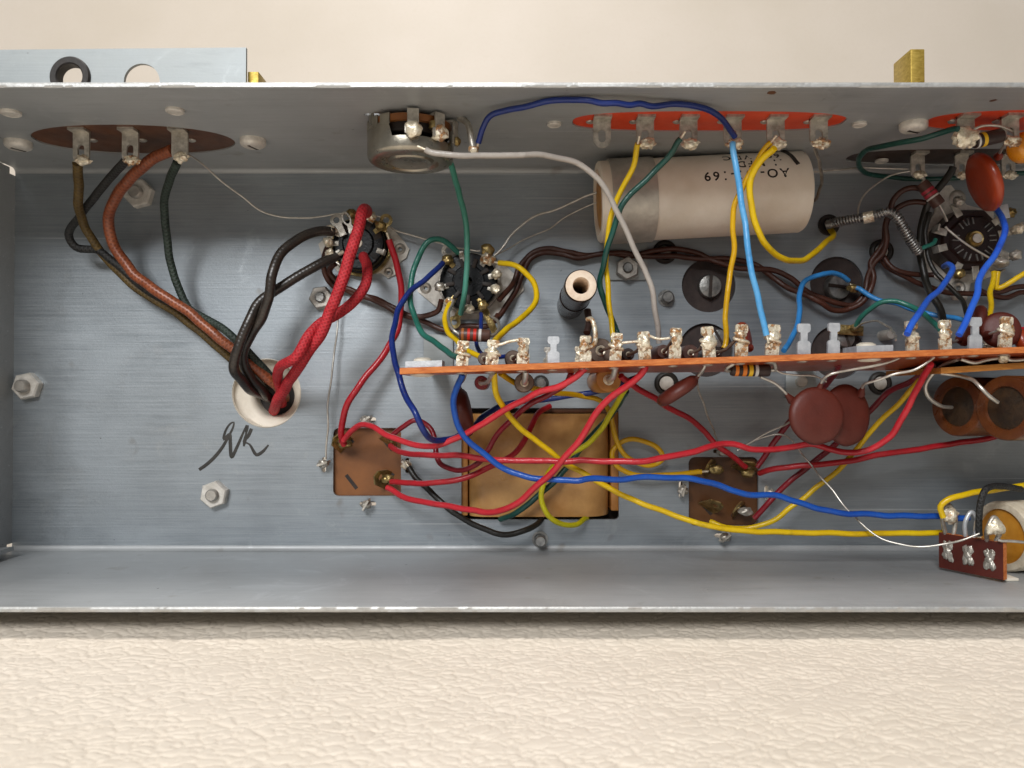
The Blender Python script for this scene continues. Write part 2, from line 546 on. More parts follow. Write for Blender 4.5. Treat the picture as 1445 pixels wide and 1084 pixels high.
pvc('w_grey', '9c948c', 'b9b2aa'); pvc('w_brown', '381c12', '4c281b', 0.42); pvc('w_black', '14130f', '24221d', 0.40)
M['c_red'] = cloth('red_cloth', 'aa141e', 'd0323c', 1.15, 6, 0.14, 0.6, '780c14')
M['c_orange'] = cloth('rust_cloth', '7a3a1c', '9c5430', 1.3, 4, 0.10, 0.45, '4a1e0c', coat=0.35)
M['c_green'] = cloth('dark_green_cloth', '1f2a24', '36443a', 1.2, 4, 0.14, 0.6, '0b0f0c')
M['c_olive'] = cloth('olive_cloth', '4c3b1a', '6a5426', 1.2, 4, 0.08, 0.5, '2e220d')
M['c_black'] = cloth('black_cloth', '1c1c1c', '2f2e2c', 1.2, 4, 0.12, 0.6, '0a0a0a')
M['c_tar'] = cloth('black_waxed_cloth', '211b17', '3a322b', 1.1, 3, 0.03, 0.34, '120d0a', coat=0.25)

# ------------------------------------------------------------------ setting: leather seat that rises into a back
def leather_mat():
    m, nt, bs = nodes_of('cream_leather')
    v = coords(nt)
    n1 = tex_noise(nt, 0.012, 4, 0.5, v)
    c = ramp(nt, n1, [(0.3, lin('d2c7b7')), (0.7, lin('dacfc1'))])
    n2 = tex_noise(nt, 0.5, 5, 0.6, v)
    c = mixc(nt, mth(nt, 'MULTIPLY', ramp_f(nt, n2, 0.5, 0.8), 0.25), c, lin('cabba7'))
    nt.links.new(c, bs.inputs['Base Color'])
    bs.inputs['Roughness'].default_value = 0.55
    vo = nt.nodes.new('ShaderNodeTexVoronoi')
    vo.feature = 'DISTANCE_TO_EDGE'
    vo.inputs['Scale'].default_value = 1.6
    nt.links.new(v, vo.inputs['Vector'])
    h = mth(nt, 'ADD', mth(nt, 'MULTIPLY', ramp_f(nt, vo.outputs['Distance'], 0.0, 0.22), 0.25), mth(nt, 'MULTIPLY', tex_noise(nt, 2.2, 3, 0.5, v), 0.5))
    bump(nt, bs, h, 0.03)
    return m
M['leather'] = leather_mat()
def grade(a, b, fa, fb, fine, coarse):
    out = [a]
    while out[-1] < b:
        x = out[-1]
        d = 0 if fa <= x <= fb else (fa - x if x < fa else x - fb)
        st = min(coarse, fine + d * 0.12)
        out.append(x + st)
    return out
def leather():
    xs = grade(-420, 420, -125, 125, 0.32, 25)
    ss = grade(-420, 640, -152, -48, 0.28, 20)     # arc length along the profile, seat first
    z0 = ZB - TH - 0.15
    def sag(y):          # the cushion falls away in front of the line where the chassis rests
        t = min(1.0, max(0.0, (-y - 22) / 48.0))
        return 6.2 * t * t * (3 - 2 * t) + max(0.0, -y - 70) * 0.02
    g = G()
    bend, rad, ang = 210.0, 70.0, R(74)
    for s_ in ss:
        if s_ < bend:
            y, z, a = s_, z0 - sag(s_), 0.0
        elif s_ < bend + rad * ang:
            a = (s_ - bend) / rad
            y, z = bend + rad * math.sin(a), z0 + rad * (1 - math.cos(a))
        else:
            a = ang
            d = s_ - bend - rad * ang
            y, z = bend + rad * math.sin(a) + d * math.cos(a), z0 + rad * (1 - math.cos(a)) + d * math.sin(a)
        nrm = Vector((0, -math.sin(a), math.cos(a)))
        fine = -165 < s_ < -30
        for x in xs:
            dz = 0.0
            if fine and abs(x) < 135:
                q = Vector((x * .9, s_ * 1.2, 0)) * 0.35
                q = q + noise.noise_vector(q * 0.5) * 0.9 + noise.noise_vector(q * 1.7) * 0.25
                d_, _p = noise.voronoi(q, distance_metric='DISTANCE', exponent=2.5)
                e = d_[1] - d_[0]
                c_ = min(1.0, e / 0.16)
                c_ = c_ * c_ * (3 - 2 * c_)
                dz = -0.23 * (1 - c_) - 0.12 * min(1.0, d_[0]) ** 2 + 0.06 * noise.noise(q * 1.9)
                wr = abs(noise.noise(Vector((x * .05 + s_ * .03, s_ * .16 - x * .02, 7)) + noise.noise_vector(q * .4) * .25))
                dz -= 0.14 * max(0.0, 1 - wr / 0.03)
                dz -= 0.18
                dz += 0.35 * noise.noise(Vector((x * 0.06, s_ * 0.09, 4)))
                # the loaded chassis presses its own edge into the padding
                dz = min(dz, -0.10)
            g.v.append(Vector((x, y, z)) + nrm * dz)
    n = len(xs)
    for i in range(len(ss) - 1):
        for k in range(n - 1):
            g.f.append((i * n + k, i * n + k + 1, (i + 1) * n + k + 1, (i + 1) * n + k))
    o = part('leather_surface', g, M['leather'], None, smooth=0, recalc=False)
    o.data.shade_smooth()
    o['kind'] = 'structure'
leather()

# ------------------------------------------------------------------ chassis
ch = thing('amplifier_chassis', 'open brushed metal amplifier chassis standing on its side on cream leather', 'chassis', (0, 0, ZB - TH))
def pl(px, py):
    p = P(px, py)
    return (p.x, p.z)
def prect(x0, y0, x1, y1, r):
    a, b = pl(x0, y1), pl(x1, y0)
    return rrect(a[0], b[0], a[1], b[1], mm(r))
def pslot(px, py, w, l, rot=0):
    c = pl(px, py)
    return stadium(c[0], c[1], mm(w), mm(l), 3, R(rot))
def pcirc(px, py, r, n=36):
    c = pl(px, py)
    return circ(c[0], c[1], mm(r), n)
holes = [pcirc(376, 555, 48, 56), pcirc(1000, 403, 38, 48), pcirc(996, 494, 38, 48), pcirc(1181, 400, 38, 48), pcirc(1182, 497, 38, 48),
         pcirc(938, 355, 12, 24), pcirc(940, 541, 12, 24), pcirc(1241, 541, 12, 24), pcirc(1243, 355, 12, 24), pcirc(1169, 318, 13, 24),
         prect(470, 604, 566, 700, 8), prect(972, 645, 1070, 742, 9), prect(651, 576, 873, 733, 6),
         pcirc(513, 349, 7.5, 20), pcirc(667, 403, 6, 20),
         pslot(519, 592, 6, 24, 90), pslot(519, 711, 6, 24, 90), pslot(457, 656, 6, 22), pslot(575, 657, 6, 22),
         pslot(1018, 637, 6, 24, 90), pslot(1020, 756, 6, 24, 90), pslot(961, 691, 6, 24), pslot(1082, 697, 6, 24)]
bp = part('back_plate', plate2d([(XL, ZB), (XR, ZB), (XR, ZT), (XL, ZT)], holes, -TH, 0).xf(FPo(Vector((0, 0, 0)))), M['plate'], ch, 30)
# lower wall, upper wall with its openings, left and right walls
def up(px, py):
    p = PZ(px, py, ZT)
    return (p.x, -p.y)
def ell(x0, x1, y0, y1, pw=2.0, n=56):
    h0, h1 = hz(y1, ZT), hz(y0, ZT)
    hc, hr = (h0 + h1) / 2, (h1 - h0) / 2
    xa, xb = (x0 - CX) * (D0 - hc) / F_PX, (x1 - CX) * (D0 - hc) / F_PX
    out = []
    for i in range(n):
        a = 2 * math.pi * i / n
        c, s = math.cos(a), math.sin(a)
        out.append(((xa + xb) / 2 + (xb - xa) / 2 * math.copysign(abs(c) ** (2 / pw), c), hc + hr * math.copysign(abs(s) ** (2 / pw), s)))
    return out, ((xa + xb) / 2, hc, (xb - xa) / 2, hr)
op_brown, e_brown = ell(47, 328, 176, 218, 2.15)
op_or1, e_or1 = ell(808, 1194, 157, 186, 2.9)
op_or2, e_or2 = ell(1309, 1640, 155, 186, 2.7)
op_dark, e_dark = ell(1198, 1640, 210, 233, 3.0)
slotp = up(522, 162)
top = plate2d([(XL, 0.0), (XR, 0.0), (XR, DEP - 0.25), (XL, DEP - 0.25)], [op_brown, op_or1, op_or2, op_dark, stadium(slotp[0] + 0.6, slotp[1], 1.6, 4.2, 4, R(90))], -TH, 0).xf(FT(Vector((0, 0, ZT))))
def bend(z, sgn):
    g = G()
    r = 1.5
    for x in (XL, XR):
        for i in range(7):
            a = R(90) * i / 6
            g.v.append(Vector((x, -r + r * math.sin(a) - 0.02, z - sgn * (r - r * math.cos(a)) - sgn * 0.02)))
    for i in range(6):
        g.f.append((i, i + 1, i + 8, i + 7))
    return g
tw = part('upper_wall', top, M['wall'], ch, 30)
part('bend', bend(ZT, 1), M['wall'], ch, 80)
lw = part('lower_wall', box(XL, XR, -(DEP - 0.25), 0, ZB - TH, ZB), M['wall'], ch, 30)
part('bend', bend(ZB, -1), M['wall'], ch, 80)
def edge_strip(z0, z1):
    g = G()
    xs = [XL - TH + i * 0.5 for i in range(int((XR - XL + 2 * TH) / 0.5) + 1)]
    prof = [(-0.3, 0.0), (0.0, 0.12), (0.02, 0.5), (0.0, 0.86), (-0.3, 1.0)]
    for x in xs:
        for d, t in prof:
            nn = noise.noise(Vector((x * 0.9, t * 5, z0))) * 0.04 + noise.noise(Vector((x * 0.11, t, z0 + 9))) * 0.10
            g.v.append(Vector((x, -(DEP + d + (nn if d > -0.2 else 0)), z0 + (z1 - z0) * t)))
    m = len(prof)
    for i in range(len(xs) - 1):
        for k in range(m - 1):
            g.f.append((i * m + k, (i + 1) * m + k, (i + 1) * m + k + 1, i * m + k + 1))
    return g
part('sheared_edge', edge_strip(ZT, ZT + TH), M['edge'], tw, 60)
part('sheared_edge', edge_strip(ZB - TH, ZB), M['edge'], lw, 60)
# left wall with relief notches in its rear corners
lp = [(0.0, ZB + 2.2), (2.4, ZB + 2.2), (2.4, ZB + 0.3), (DEP - 0.3, ZB + 0.3), (DEP - 0.3, ZT - 0.3), (2.6, ZT - 0.3), (2.6, ZT - 2.2), (0.0, ZT - 2.2)]
g = plate2d(lp, [], 0, TH)
g.v = [Vector((XL - p.z, -p.x, p.y)) for p in g.v]
part('left_wall', g, M['wall'], ch, 30)
part('right_wall', box(XR, XR + TH, -DEP + 0.3, 0, ZB, ZT), M['wall'], ch, 30)
# folded tab in the lower left corner
g = plate2d([(0, 0), (9, 0), (9, 5), (3, 9), (0, 9)], [], 0, 1.2)
g.v = [Vector((XL + 7 - p.x, -10 - p.y, ZB + 2.0 + p.z - 0.10 * p.x)) for p in g.v]
tabw = part('corner_tab', g, M['wall'], ch, 30)
# scribbled marker initials on the plate
ik = [[(281, 663), (291, 656), (303, 645), (314, 631), (322, 617), (329, 603), (330, 596), (325, 598), (318, 609), (316, 620), (324, 613), (325, 625), (327, 645), (334, 632), (341, 616), (348, 600)],
      [(349, 600), (347, 614), (344, 630)], [(355, 605), (350, 616), (344, 623), (352, 627), (358, 637), (362, 642), (370, 638), (379, 628)]]
g = G()
for st in ik:
    g.add(tube([P(x, y, 0.0) for x, y in st], mm(2.2), 8, 0.5, rfun=lambda s_: .55 + .6 * abs(math.sin(s_ * 5.3 + 1)) ))
g.v = [Vector((p.x, -0.03 + (p.y) * 0.10, p.z)) for p in g.v]
part('marker_initials', g, M['marker'], bp, 60)['label'] = 'black marker pen initials handwritten under the cable grommet'
# small stains on the upper wall
def stain(px, py, l, w, rot, nm):
    c = PZ(px, py, ZT)
    b = blob((0, 0, 0), mm(l, 50), mm(w, 50), 0.04, px, 0.35, 1.0)
    b.xf(Matrix.Rotation(R(rot), 4, 'Z')).mv(c)
    part('glue_stain', b, M['phen_brown'], tw, 60)
stain(1089, 131, 6.5, 6, 50, 0)
stain(1401, 142, 4, 5, 50, 0)

def hexnut(px, py, r, rot=0, stud=5.0, hgt=2.6, off=0.0, mat='zinc', rs=0.45, parent=ch, washer=None):
    """nut with the end of its bolt standing out of it"""
    F = FP(px, py, off, rot)
    rr = mm(r, off + hgt)
    g = G()
    for k in range(2):
        pass
    prof = [(rr, 0.0), (rr, hgt * 0.82), (rr * 0.90, hgt), (rr * 0.5, hgt)]
    g = lathe(prof, 6)
    g2 = G()
    n = part('hex_nut', g.xf(F), M[mat], parent, 20)
    rs_ = rr * rs
    pr = [(rs_, 0.0)]
    z = 0.3
    while z < stud - 0.6:
        pr += [(rs_, z), (rs_ * 0.90, z + 0.28)]
        z += 0.56
    pr += [(rs_ * .96, stud - 0.4), (rs_ * 0.78, stud)]
    part('bolt_end', lathe(pr, 18).xf(F), M['steel'] if mat == 'zinc' else M['zinc'], n, 30)
    if washer:
        part('washer', disc(mm(washer), 0.02, 0.5, 28).xf(FP(px, py, 0)), M['zinc'], n, 30)
    return n
hexnut(42, 545, 20, 12, 5.0, mat='zinc_white')
hexnut(305, 697, 20, 20, 4.2, mat='zinc_white')
hexnut(455, 421, 17, 8, 3.8)
hexnut(199, 275, 21, 15, 4.5, mat='zinc_white')
for px, py, r, l in ((940, 421, 8.5, 3.2), (762, 761, 8, 4.0), (763, 541, 8, 3.5)):
    F = FP(px, py, 0)
    st = part('rivet_stud', lathe([(mm(r), -0.4), (mm(r), l - 0.5), (mm(r) * .8, l)], 20).xf(F), M['steel'], ch, 30)
    part('washer', ring(mm(r), mm(r + 3.5), 0.02, 0.35, 24).xf(F), M['steel'] if px != 763 else M['rubber'], st, 30)
g = lathe([(mm(7.5), 0)] + [(mm(7.5) * (1 if i % 2 else .9), 0.3 + .3 * i) for i in range(16)] + [(mm(6), 5.6)], 18).xf(FP(1245, 474, 0))
part('threaded_stud', g, M['zinc'], ch, 30)
# screw and rivet heads under the upper wall
def panhead(px, py, r, rot, hgt=2.2, off=0):
    o = PZ(px, py, ZT)
    rr = mm(r, -o.y)
    g = lathe([(rr, 0.0), (rr, hgt * 0.45), (rr * .93, hgt * .72), (rr * .72, hgt * .93), (rr * .4, hgt), (0.0, hgt)], 28, False)
    F = FT(o)
    s = part('screw_head', g.xf(F), M['zinc_white'], tw, 40)
    part('slot', box(-rr * .12, rr * .12, -rr * .55, rr * .55, hgt * .85, hgt * 1.006).xf(F @ Matrix.Rotation(R(rot), 4, 'Z')), M['core'], s, 30)
panhead(26, 200, 18, 30)
panhead(357, 197, 18, 20)
panhead(1289, 174, 19, 65)
for px, py, r in ((15, 158, 14), (247, 155, 13), (782, 174, 10), (1213, 174, 10), (1244, 226, 9)):
    o = PZ(px, py, ZT)
    rr = mm(r, -o.y)
    part('rivet_head', lathe([(rr, 0.0), (rr, 0.5), (rr * .8, 0.75), (rr * .75, 0.65), (0.0, 0.65)], 24, False).xf(FT(o)), M['zinc_white'], tw, 35)

# fibre discs with slotted screws seen through round holes of the plate
def fibre_screw(px, py, r, spx, spy, sr, rot, lbl, tilt=0):
    t = thing('insulated_screw', lbl, 'screw', P(px, py, -TH), 'slotted screws on dark fibre discs')
    part('fibre_disc', disc(mm(r + 6), -1.2, 0, 44).xf(FP(px, py, -TH - 0.05)), M['fibre_dark'], t, 30)
    F = FP(spx, spy, -TH) @ Matrix.Rotation(R(tilt), 4, 'Y')
    rr = mm(sr)
    hd = part('screw_head', lathe([(rr, -0.3), (rr, 1.5), (rr * .92, 2.1), (rr * .5, 2.4), (0.0, 2.45)], 30, False).xf(F), M['steel'], t, 40)
    part('slot', box(-rr * .14, rr * .14, -rr * .98, rr * .98, 1.9, 2.48).xf(F @ Matrix.Rotation(R(rot), 4, 'Z')), M['core'], hd, 30)
    return t
fibre_screw(1000, 403, 38, 1000, 405, 16.5, -3, 'slotted screw on a dark fibre disc between brown twisted wires and yellow wire')
fibre_screw(996, 494, 38, 1012, 478, 13, 30, 'slotted screw on a dark fibre disc mostly hidden behind the terminal board lugs')
t3 = fibre_screw(1181, 400, 38, 1179, 406, 18, 85, 'slotted screw on a dark fibre disc where a blue wire is soldered', 12)
part('solder_joint', blob(P(1204, 407, 3), 1.9, 1.4, 1.3, 3, 0.35), M['lug_gold'], t3, 60)
t4 = fibre_screw(1182, 497, 38, 1190, 478, 13, 20, 'slotted screw on a dark fibre disc with a green wire soldered to its lug')
part('lug', box(-4.5, 4.5, -1.5, 1.5, 0, 0.7, 0.25).xf(FP(1196, 466, 2.0, -4)), M['lug_gold'], t4, 30)
part('solder_joint', blob(P(1208, 463, 3.5), 1.8, 1.3, 1.2, 8, 0.35), M['lug_gold'], t4, 60)

# black grommets with metal buttons
for px, py, r, rb, lb in ((938, 356, 17, 9, 'black rubber grommet with steel button below the cream capacitor'), (940, 541, 17, 11.5, 'black rubber grommet with steel button beside the leaning brown disc'),
                      (1241, 541, 16.5, 10.5, 'black rubber grommet with steel button below the terminal board beside brown discs'), (1243, 355, 17, 10, 'black rubber grommet with steel button beside the coiled spring sleeve')):
    t = thing('rubber_grommet', lb, 'grommet', P(px, py, 0), 'black grommets in the back plate')
    F = FP(px, py, 0)
    part('rubber_ring', lathe([(mm(r) * .62, -1.6), (mm(r) * .6, 0.9), (mm(r) * .75, 1.3), (mm(r) * .92, 1.1), (mm(r), 0.6), (mm(r), 0.02)], 30, False).xf(F), M['rubber'], t, 50)
    part('steel_button', lathe([(mm(r) * .66, -1.6), (mm(rb) * 1.0, 0.2), (mm(rb) * .85, 0.7), (0.0, 0.75)], 26, False).xf(F), M['zinc_white'], t, 40)
t = thing('rubber_grommet', 'small black bushing in the plate where a yellow wire and spring sleeve enter', 'grommet', P(1169, 318, 0), 'black grommets in the back plate')
part('rubber_ring', ring(mm(9), mm(15), -1.5, 0.7, 28).xf(FP(1169, 318, 0)), M['rubber'], t, 40)
part('hole_backing', disc(mm(14), -2.6, -1.7, 24).xf(FP(1169, 318, 0)), M['rubber'], t, 40)  # added black disc that keeps light from showing through the bushing

# large cream cable grommet
t = thing('cable_grommet', 'large cream rubber cable grommet with red and black cloth wires passing through', 'grommet', P(376, 555, 0))
F = FP(376, 555, 0)
a = mm(48)
g = lathe([(a * 1.0, 0.25), (a * 1.02, 0.0), (a * .985, 0.0), (a * .985, -1.4), (a * .93, -2.6), (a * .72, -2.9), (a * .62, -3.6), (a * .575, -5.2), (a * .57, -9.0)], 56, False)
for i, p in enumerate(g.v):
    if p.z < -2.4:
        g.v[i] = Vector((p.x + 1.1, p.y - 0.9, p.z))
part('rubber_ring', g.xf(F), M['cream_rubber'], t, 50)
part('dark_hole_disc', disc(a * .58, -9.5, -8.6, 36).mv((1.1, -0.9, 0)).xf(F), M['core'], t, 40)  # dark disc added at the bottom, standing in for the hole's shade

# ------------------------------------------------------------------ things on top of the chassis
HK = 11.0
t = thing('mounting_bracket', 'pale zinc mounting bracket with two round holes on top of the chassis', 'bracket', (P(175, 122, HK).x, -HK, ZT + TH))
zb, ztp = ZT + TH, P(340, 67, HK).z
x1, x0 = P(347, 90, HK).x, XL - 22
c1, c2 = P(100, 109, HK), P(200, 115, HK)
g = plate2d([(x0, zb), (x1, zb), (x1, ztp), (x0, ztp - 0.9)], [circ(c1.x, c1.z, mm(25, HK), 36), circ(c2.x, c2.z, mm(25.5, HK), 36)], -1.1, 0)
part('upright_plate', g.xf(FPo(Vector((0, -HK, 0)))), M['bracket'], t, 30)
part('foot_flange', box(x0, x1, -HK + 1.1, -1, zb, zb + 1.1), M['bracket'], t, 30)
t2 = tag(part('rubber_bushing', ring(mm(18, HK), mm(28.5, HK), -2.4, 0.9, 40).xf(FPo(Vector((c1.x, -HK, c1.z)))), M['rubber'], None, 40, loc=(c1.x, -HK, c1.z)), 'black rubber bushing fitted in the left hole of the zinc bracket', 'grommet')
def brassblock(px0, px1, py, h, dpt, lbl, zb=ZT + TH):
    a, b = P(px0, py, h), P(px1, py, h)
    g = box(a.x, b.x, -h, -h + dpt, zb, a.z, 0.25)
    o = tag(part('brass_block', g, M['brass'], None, 30, loc=((a.x + b.x) / 2, -h, zb)), lbl, 'metal block', 'brass blocks on top of the chassis')
brassblock(1285, 1305, 69, 34, 9, 'tall narrow brass block standing alone on the chassis top edge')
brassblock(349.5, 365, 101, 9, 7, 'low brass block beside the end of the zinc bracket')

o = P(221, 118, 2)
zf = ZT + TH
c_ = tag(part('fibre_offcut', box(o.x - 5, o.x + 5, -4, 1, zf, zf + 5.5, .4).xf(Matrix.Translation(o) @ Matrix.Rotation(R(-18), 4, 'Y') @ Matrix.Translation(-o)), M['brass'], None, 30, loc=(o.x, -2, zf)), 'tan scrap visible through the empty round hole of the zinc bracket', 'scrap')

# ------------------------------------------------------------------ terminal plates behind the openings of the upper wall
def lug_shape(w, l, hw, hl, head_round=True, hy=None):
    r = w / 2
    out = [(-r, 0), (r, 0)]
    for i in range(9):
        a = R(-180 * i / 8)
        out.append((r * math.cos(a), -(l - r) + r * math.sin(a)))
    return plate2d(out, [stadium(0, hy if hy is not None else -(l * 0.58), hw, hl, 5)] if hw else [], -0.35, 0.35)
def wall_lug(parent, px, wpx, h, py_bot, mat, ytop, solder=None, sd=0, hole=True):
    """tab lying on the plate that bends down towards the viewer side"""
    x = (px - CX) * (D0 - h) / F_PX
    w = mm(wpx, h)
    zb = P(px, py_bot, h).z
    z0 = ZT + .30
    g = lug_shape(w, z0 - zb, w * .42 if hole else 0, w * .75, hy=-(z0 - zb) * .60)
    g.xf(FPo(Vector((x, -h, z0))))
    g.add(box(x - w / 2, x + w / 2, -h - 3.0, -h + 0.3, z0 - 0.6, z0 + 0.1))
    l = part('lug', g, M[mat], parent, 30)
    if solder:
        c = Vector((x + w * .12, -h - 0.4, zb + w * .22))
        part('solder_joint', blob(c, w * .46, w * .26, w * .30, sd, 0.5, 1.4), M[solder], l, 60)
    return l
def term_plate(name, lbl, e, mat, op, sc=(1.06, 1.10)):
    cx, hc, rx, rh = e
    t = thing(name, lbl, 'terminal plate', (cx, -hc, ZT + TH))
    g = plate2d([(cx + (x - cx) * .996, hc + (y - hc) * .996) for x, y in op], [], -2.2, -.35)
    g.add(plate2d(circ(cx, hc, rx * sc[0], 48, rh * sc[1]), [], -2.6, -TH - .02))
    part('plate', g.xf(FT(Vector((0, 0, ZT)))), M[mat], t, 30)
    return t
tb = term_plate('terminal_plate', 'dark brown phenolic terminal plate with three soldered lugs above cloth wires', e_brown, 'phen_brown', op_brown)
wall_lug(tb, 112.5, 23, 32, 232, 'lug', 186, 'solder', 1)
wall_lug(tb, 182, 23, 32, 232, 'lug', 186, 'flux', 2)
wall_lug(tb, 252, 23, 32, 228, 'lug', 186, 'solder', 3, False)
for px in (131, 201, 270):
    part('rivet', blob(PZ(px, 198, ZT + .3), 1.2, 1.2, 0.5, px, 0.1), M['lug'], tb, 60)
to = term_plate('terminal_plate', 'bright orange phenolic terminal plate with six lugs above the cream capacitor', e_or1, 'orange_plate', op_or1)
for i, (px, s, m_) in enumerate(((850, None, 'lug'), (911, 'solder', 'lug'), (972.5, 'solder', 'lug'), (1035, 'flux', 'lug'), (1096, 'solder', 'lug'), (1157, 'flux', 'lug'))):
    wall_lug(to, px, 25, 41, 209, m_, 160, s, 11 + i)
    part('rivet', blob(PZ(px - 17, 172, ZT + .3), 1.1, 1.1, 0.5, px, 0.1), M['lug'], to, 60)
to2 = term_plate('terminal_plate', 'orange phenolic terminal plate above the red ceramic disc and brown tube socket', e_or2, 'orange_plate', op_or2)
for i, px in enumerate((1365, 1428)):
    wall_lug(to2, px, 25, 42, 206, 'lug', 160, 'solder' if i == 0 else 'flux', 31 + i)
    part('rivet', blob(PZ(px - 20, 171, ZT + .3), 1.3, 1.3, 0.6, px, 0.2), M['lug'], to2, 60)
part('solder_joint', blob(P(1362, 194, 43), 3.0, 2.0, 2.6, 77, 0.45, 1.3), M['solder'], to2, 60)
td = term_plate('terminal_plate', 'narrow dark phenolic terminal strip set close to the back plate', e_dark, 'phen_dark', op_dark)
for i, px in enumerate((1297, 1359, 1425)):
    wall_lug(td, px, 19, 13, 252, 'lug', 214, 'solder', 41 + i)

# ------------------------------------------------------------------ potentiometer hanging from the upper wall
o = PZ(579, 170, ZT)
hc = 39.0
o = Vector(((579 - CX) * (D0 - hc) / F_PX, -hc, ZT))
pot = thing('potentiometer', 'round silver potentiometer hanging from the upper chassis wall', 'potentiometer', o)
F = FT(o)
RP = 10.6
part('bushing', disc(4.6, -1.8, 1.2, 24).xf(F), M['steel'], pot, 30)
part('wafer', plate2d(circ(0, 0, RP * .97, 40), [], 1.2, 2.8).xf(F), M['phen_can'], pot, 30)
part('resistive_body', disc(RP * .86, 2.8, 5.0, 36).xf(F), M['core'], pot, 30)
# can open towards the lugs on the viewer's right
g = G()
n, z0c, z1c = 64, 3.0, 10.2
prof = [(RP, z0c), (RP, z1c - 1.3), (RP * .97, z1c - 0.55), (RP * .90, z1c - 0.1), (RP * .80, z1c), (RP * .66, z1c), (RP * .60, z1c - .7), (RP * .54, z1c - .7), (RP * .50, z1c - 0.05), (RP * .42, z1c + .1), (RP * .38, z1c - .1), (0.0, z1c - .1)]
g = lathe(prof, n, False)
def angle_of(i):
    return (360.0 * i / n) % 360
keep = []
for f in g.f:
    a = angle_of(f[0] % n)
    k = f[0] // n
    keep.append(f)
for i in range(n):
    a = angle_of(i)
    if 20 < a < 112:
        v = g.v[i]
        g.v[i] = Vector((v.x, v.y, 6.6 - 0.0 * (a > 66)))
g.f = keep
part('can', g.xf(F), M['pot'], pot, 40)
for a in (118, 138, 165, 200, 250, 300, 340):
    w = 1.4
    q = F @ Matrix.Rotation(R(a), 4, 'Z')
    part('can_tab', box(RP - 0.35, RP + 0.05, -w, w, 0.9 if a in (138,) else 1.0, 3.6, 0.1).xf(q), M['pot'], pot, 30)
# anti-rotation tab
part('locating_tab', box(RP - 0.3, RP + 0.1, -1.2, 1.2, -0.5, 3.6, 0.1).xf(F @ Matrix.Rotation(R(146), 4, 'Z')), M['pot'], pot, 30)
for i, (a, s) in enumerate(((80, 'solder'), (47, 'flux'), (14, 'lug_gold'))):
    q = F @ Matrix.Rotation(R(a - 90), 4, 'Z')
    g = box(-1.35, 1.35, RP * .7, RP + 1.2, 0.7, 1.2)
    g.add(box(-1.35, 1.35, RP + .8, RP + 1.3, 0.7, 4.8))
    g.add(box(-2.0, 2.0, RP + .75, RP + 1.25, 4.4, 6.6, 0.3))
    l = part('lug', g.xf(q), M['lug'], pot, 30)
    part('solder_joint', blob(q @ Vector((0, RP + 1.4, 5.6)), 2.0 if i < 2 else 1.0, 1.0, 1.9 if i < 2 else 1.1, 50 + i, 0.3), M[s], l, 60)
part('lug', tube([P(648, 166, 42), P(660, 175, 44), P(664, 190, 45.5), P(668, 210, 46)], .8, 8, .5), M['lug'], pot, 50)
part('solder_joint', blob(P(668, 211, 46), 1.3, .9, 1.0, 3, .3), M['flux'], pot, 60)
part('rivet', disc(1.3, 2.8, 4.4, 18).xf(F @ Matrix.Translation((6.6, 8.2, 0))), M['lug_gold'], pot, 30)

# ------------------------------------------------------------------ tube sockets
def tagring(px, py, h, r, ri, rot, mat, parent, neck=3.0, nm='ground_lug', sx=1.0, tilt=0):
    """flat ring lug with a short neck"""
    rr = mm(r, h)
    pts = []
    for i in range(21):
        a = R(-60 + 300 * i / 20)
        pts.append((rr * math.cos(a) * sx, rr * math.sin(a)))
    pts = [(rr * sx * math.cos(R(-60 + 300 * i / 20)), rr * math.sin(R(-60 + 300 * i / 20))) for i in range(21)]
    pts += [(-rr * .5, -rr - neck), (rr * .5, -rr - neck)]
    hl = circ(0, 0, mm(ri, h), 20) if sx == 1.0 else circ(0, 0, mm(ri, h) * sx, 20, mm(ri, h))
    return part(nm, plate2d(pts, [hl], -0.25, 0.25).xf(FP(px, py, h, rot) @ Matrix.Rotation(R(tilt), 4, 'X')), M[mat], parent, 30)
def saddle(pts, holes, parent, mat='zinc_white', h=0.05):
    g = plate2d([pl(*p) for p in pts], [pcirc(a, b, c, 18) for a, b, c in holes], 0, 0.7).xf(FPo(Vector((0, -h, 0))))
    s = part('saddle_plate', g, M[mat], parent, 30)
    for a, b, c in holes:
        part('eyelet', lathe([(mm(c) * .35, 0.0), (mm(c) * .45, .9), (mm(c) * .9, 1.15), (mm(c) * 1.35, .8)], 20, False).xf(FP(a, b, h)), M['zinc'], s, 40)
    return s
def pin(parent, F, ang, r0, r1, h0, h1, mat='lug', sol=None, sd=0, w=1.5):
    q = F @ Matrix.Rotation(R(ang), 4, 'Z')
    g = box(r0, r1, -w / 2, w / 2, h0, h0 + .5, 0.1)
    g.add(box(r1 - .5, r1, -w / 2, w / 2, h0, h1, 0.1))
    l = part('contact_lug', g.xf(q), M[mat], parent, 30)
    if sol:
        part('solder_joint', blob(q @ Vector((r1 - 0.2, 0, h1 - .4)), 1.5, 1.5, 1.4, sd, 0.4, 1.2), M[sol], l, 60)
    return l

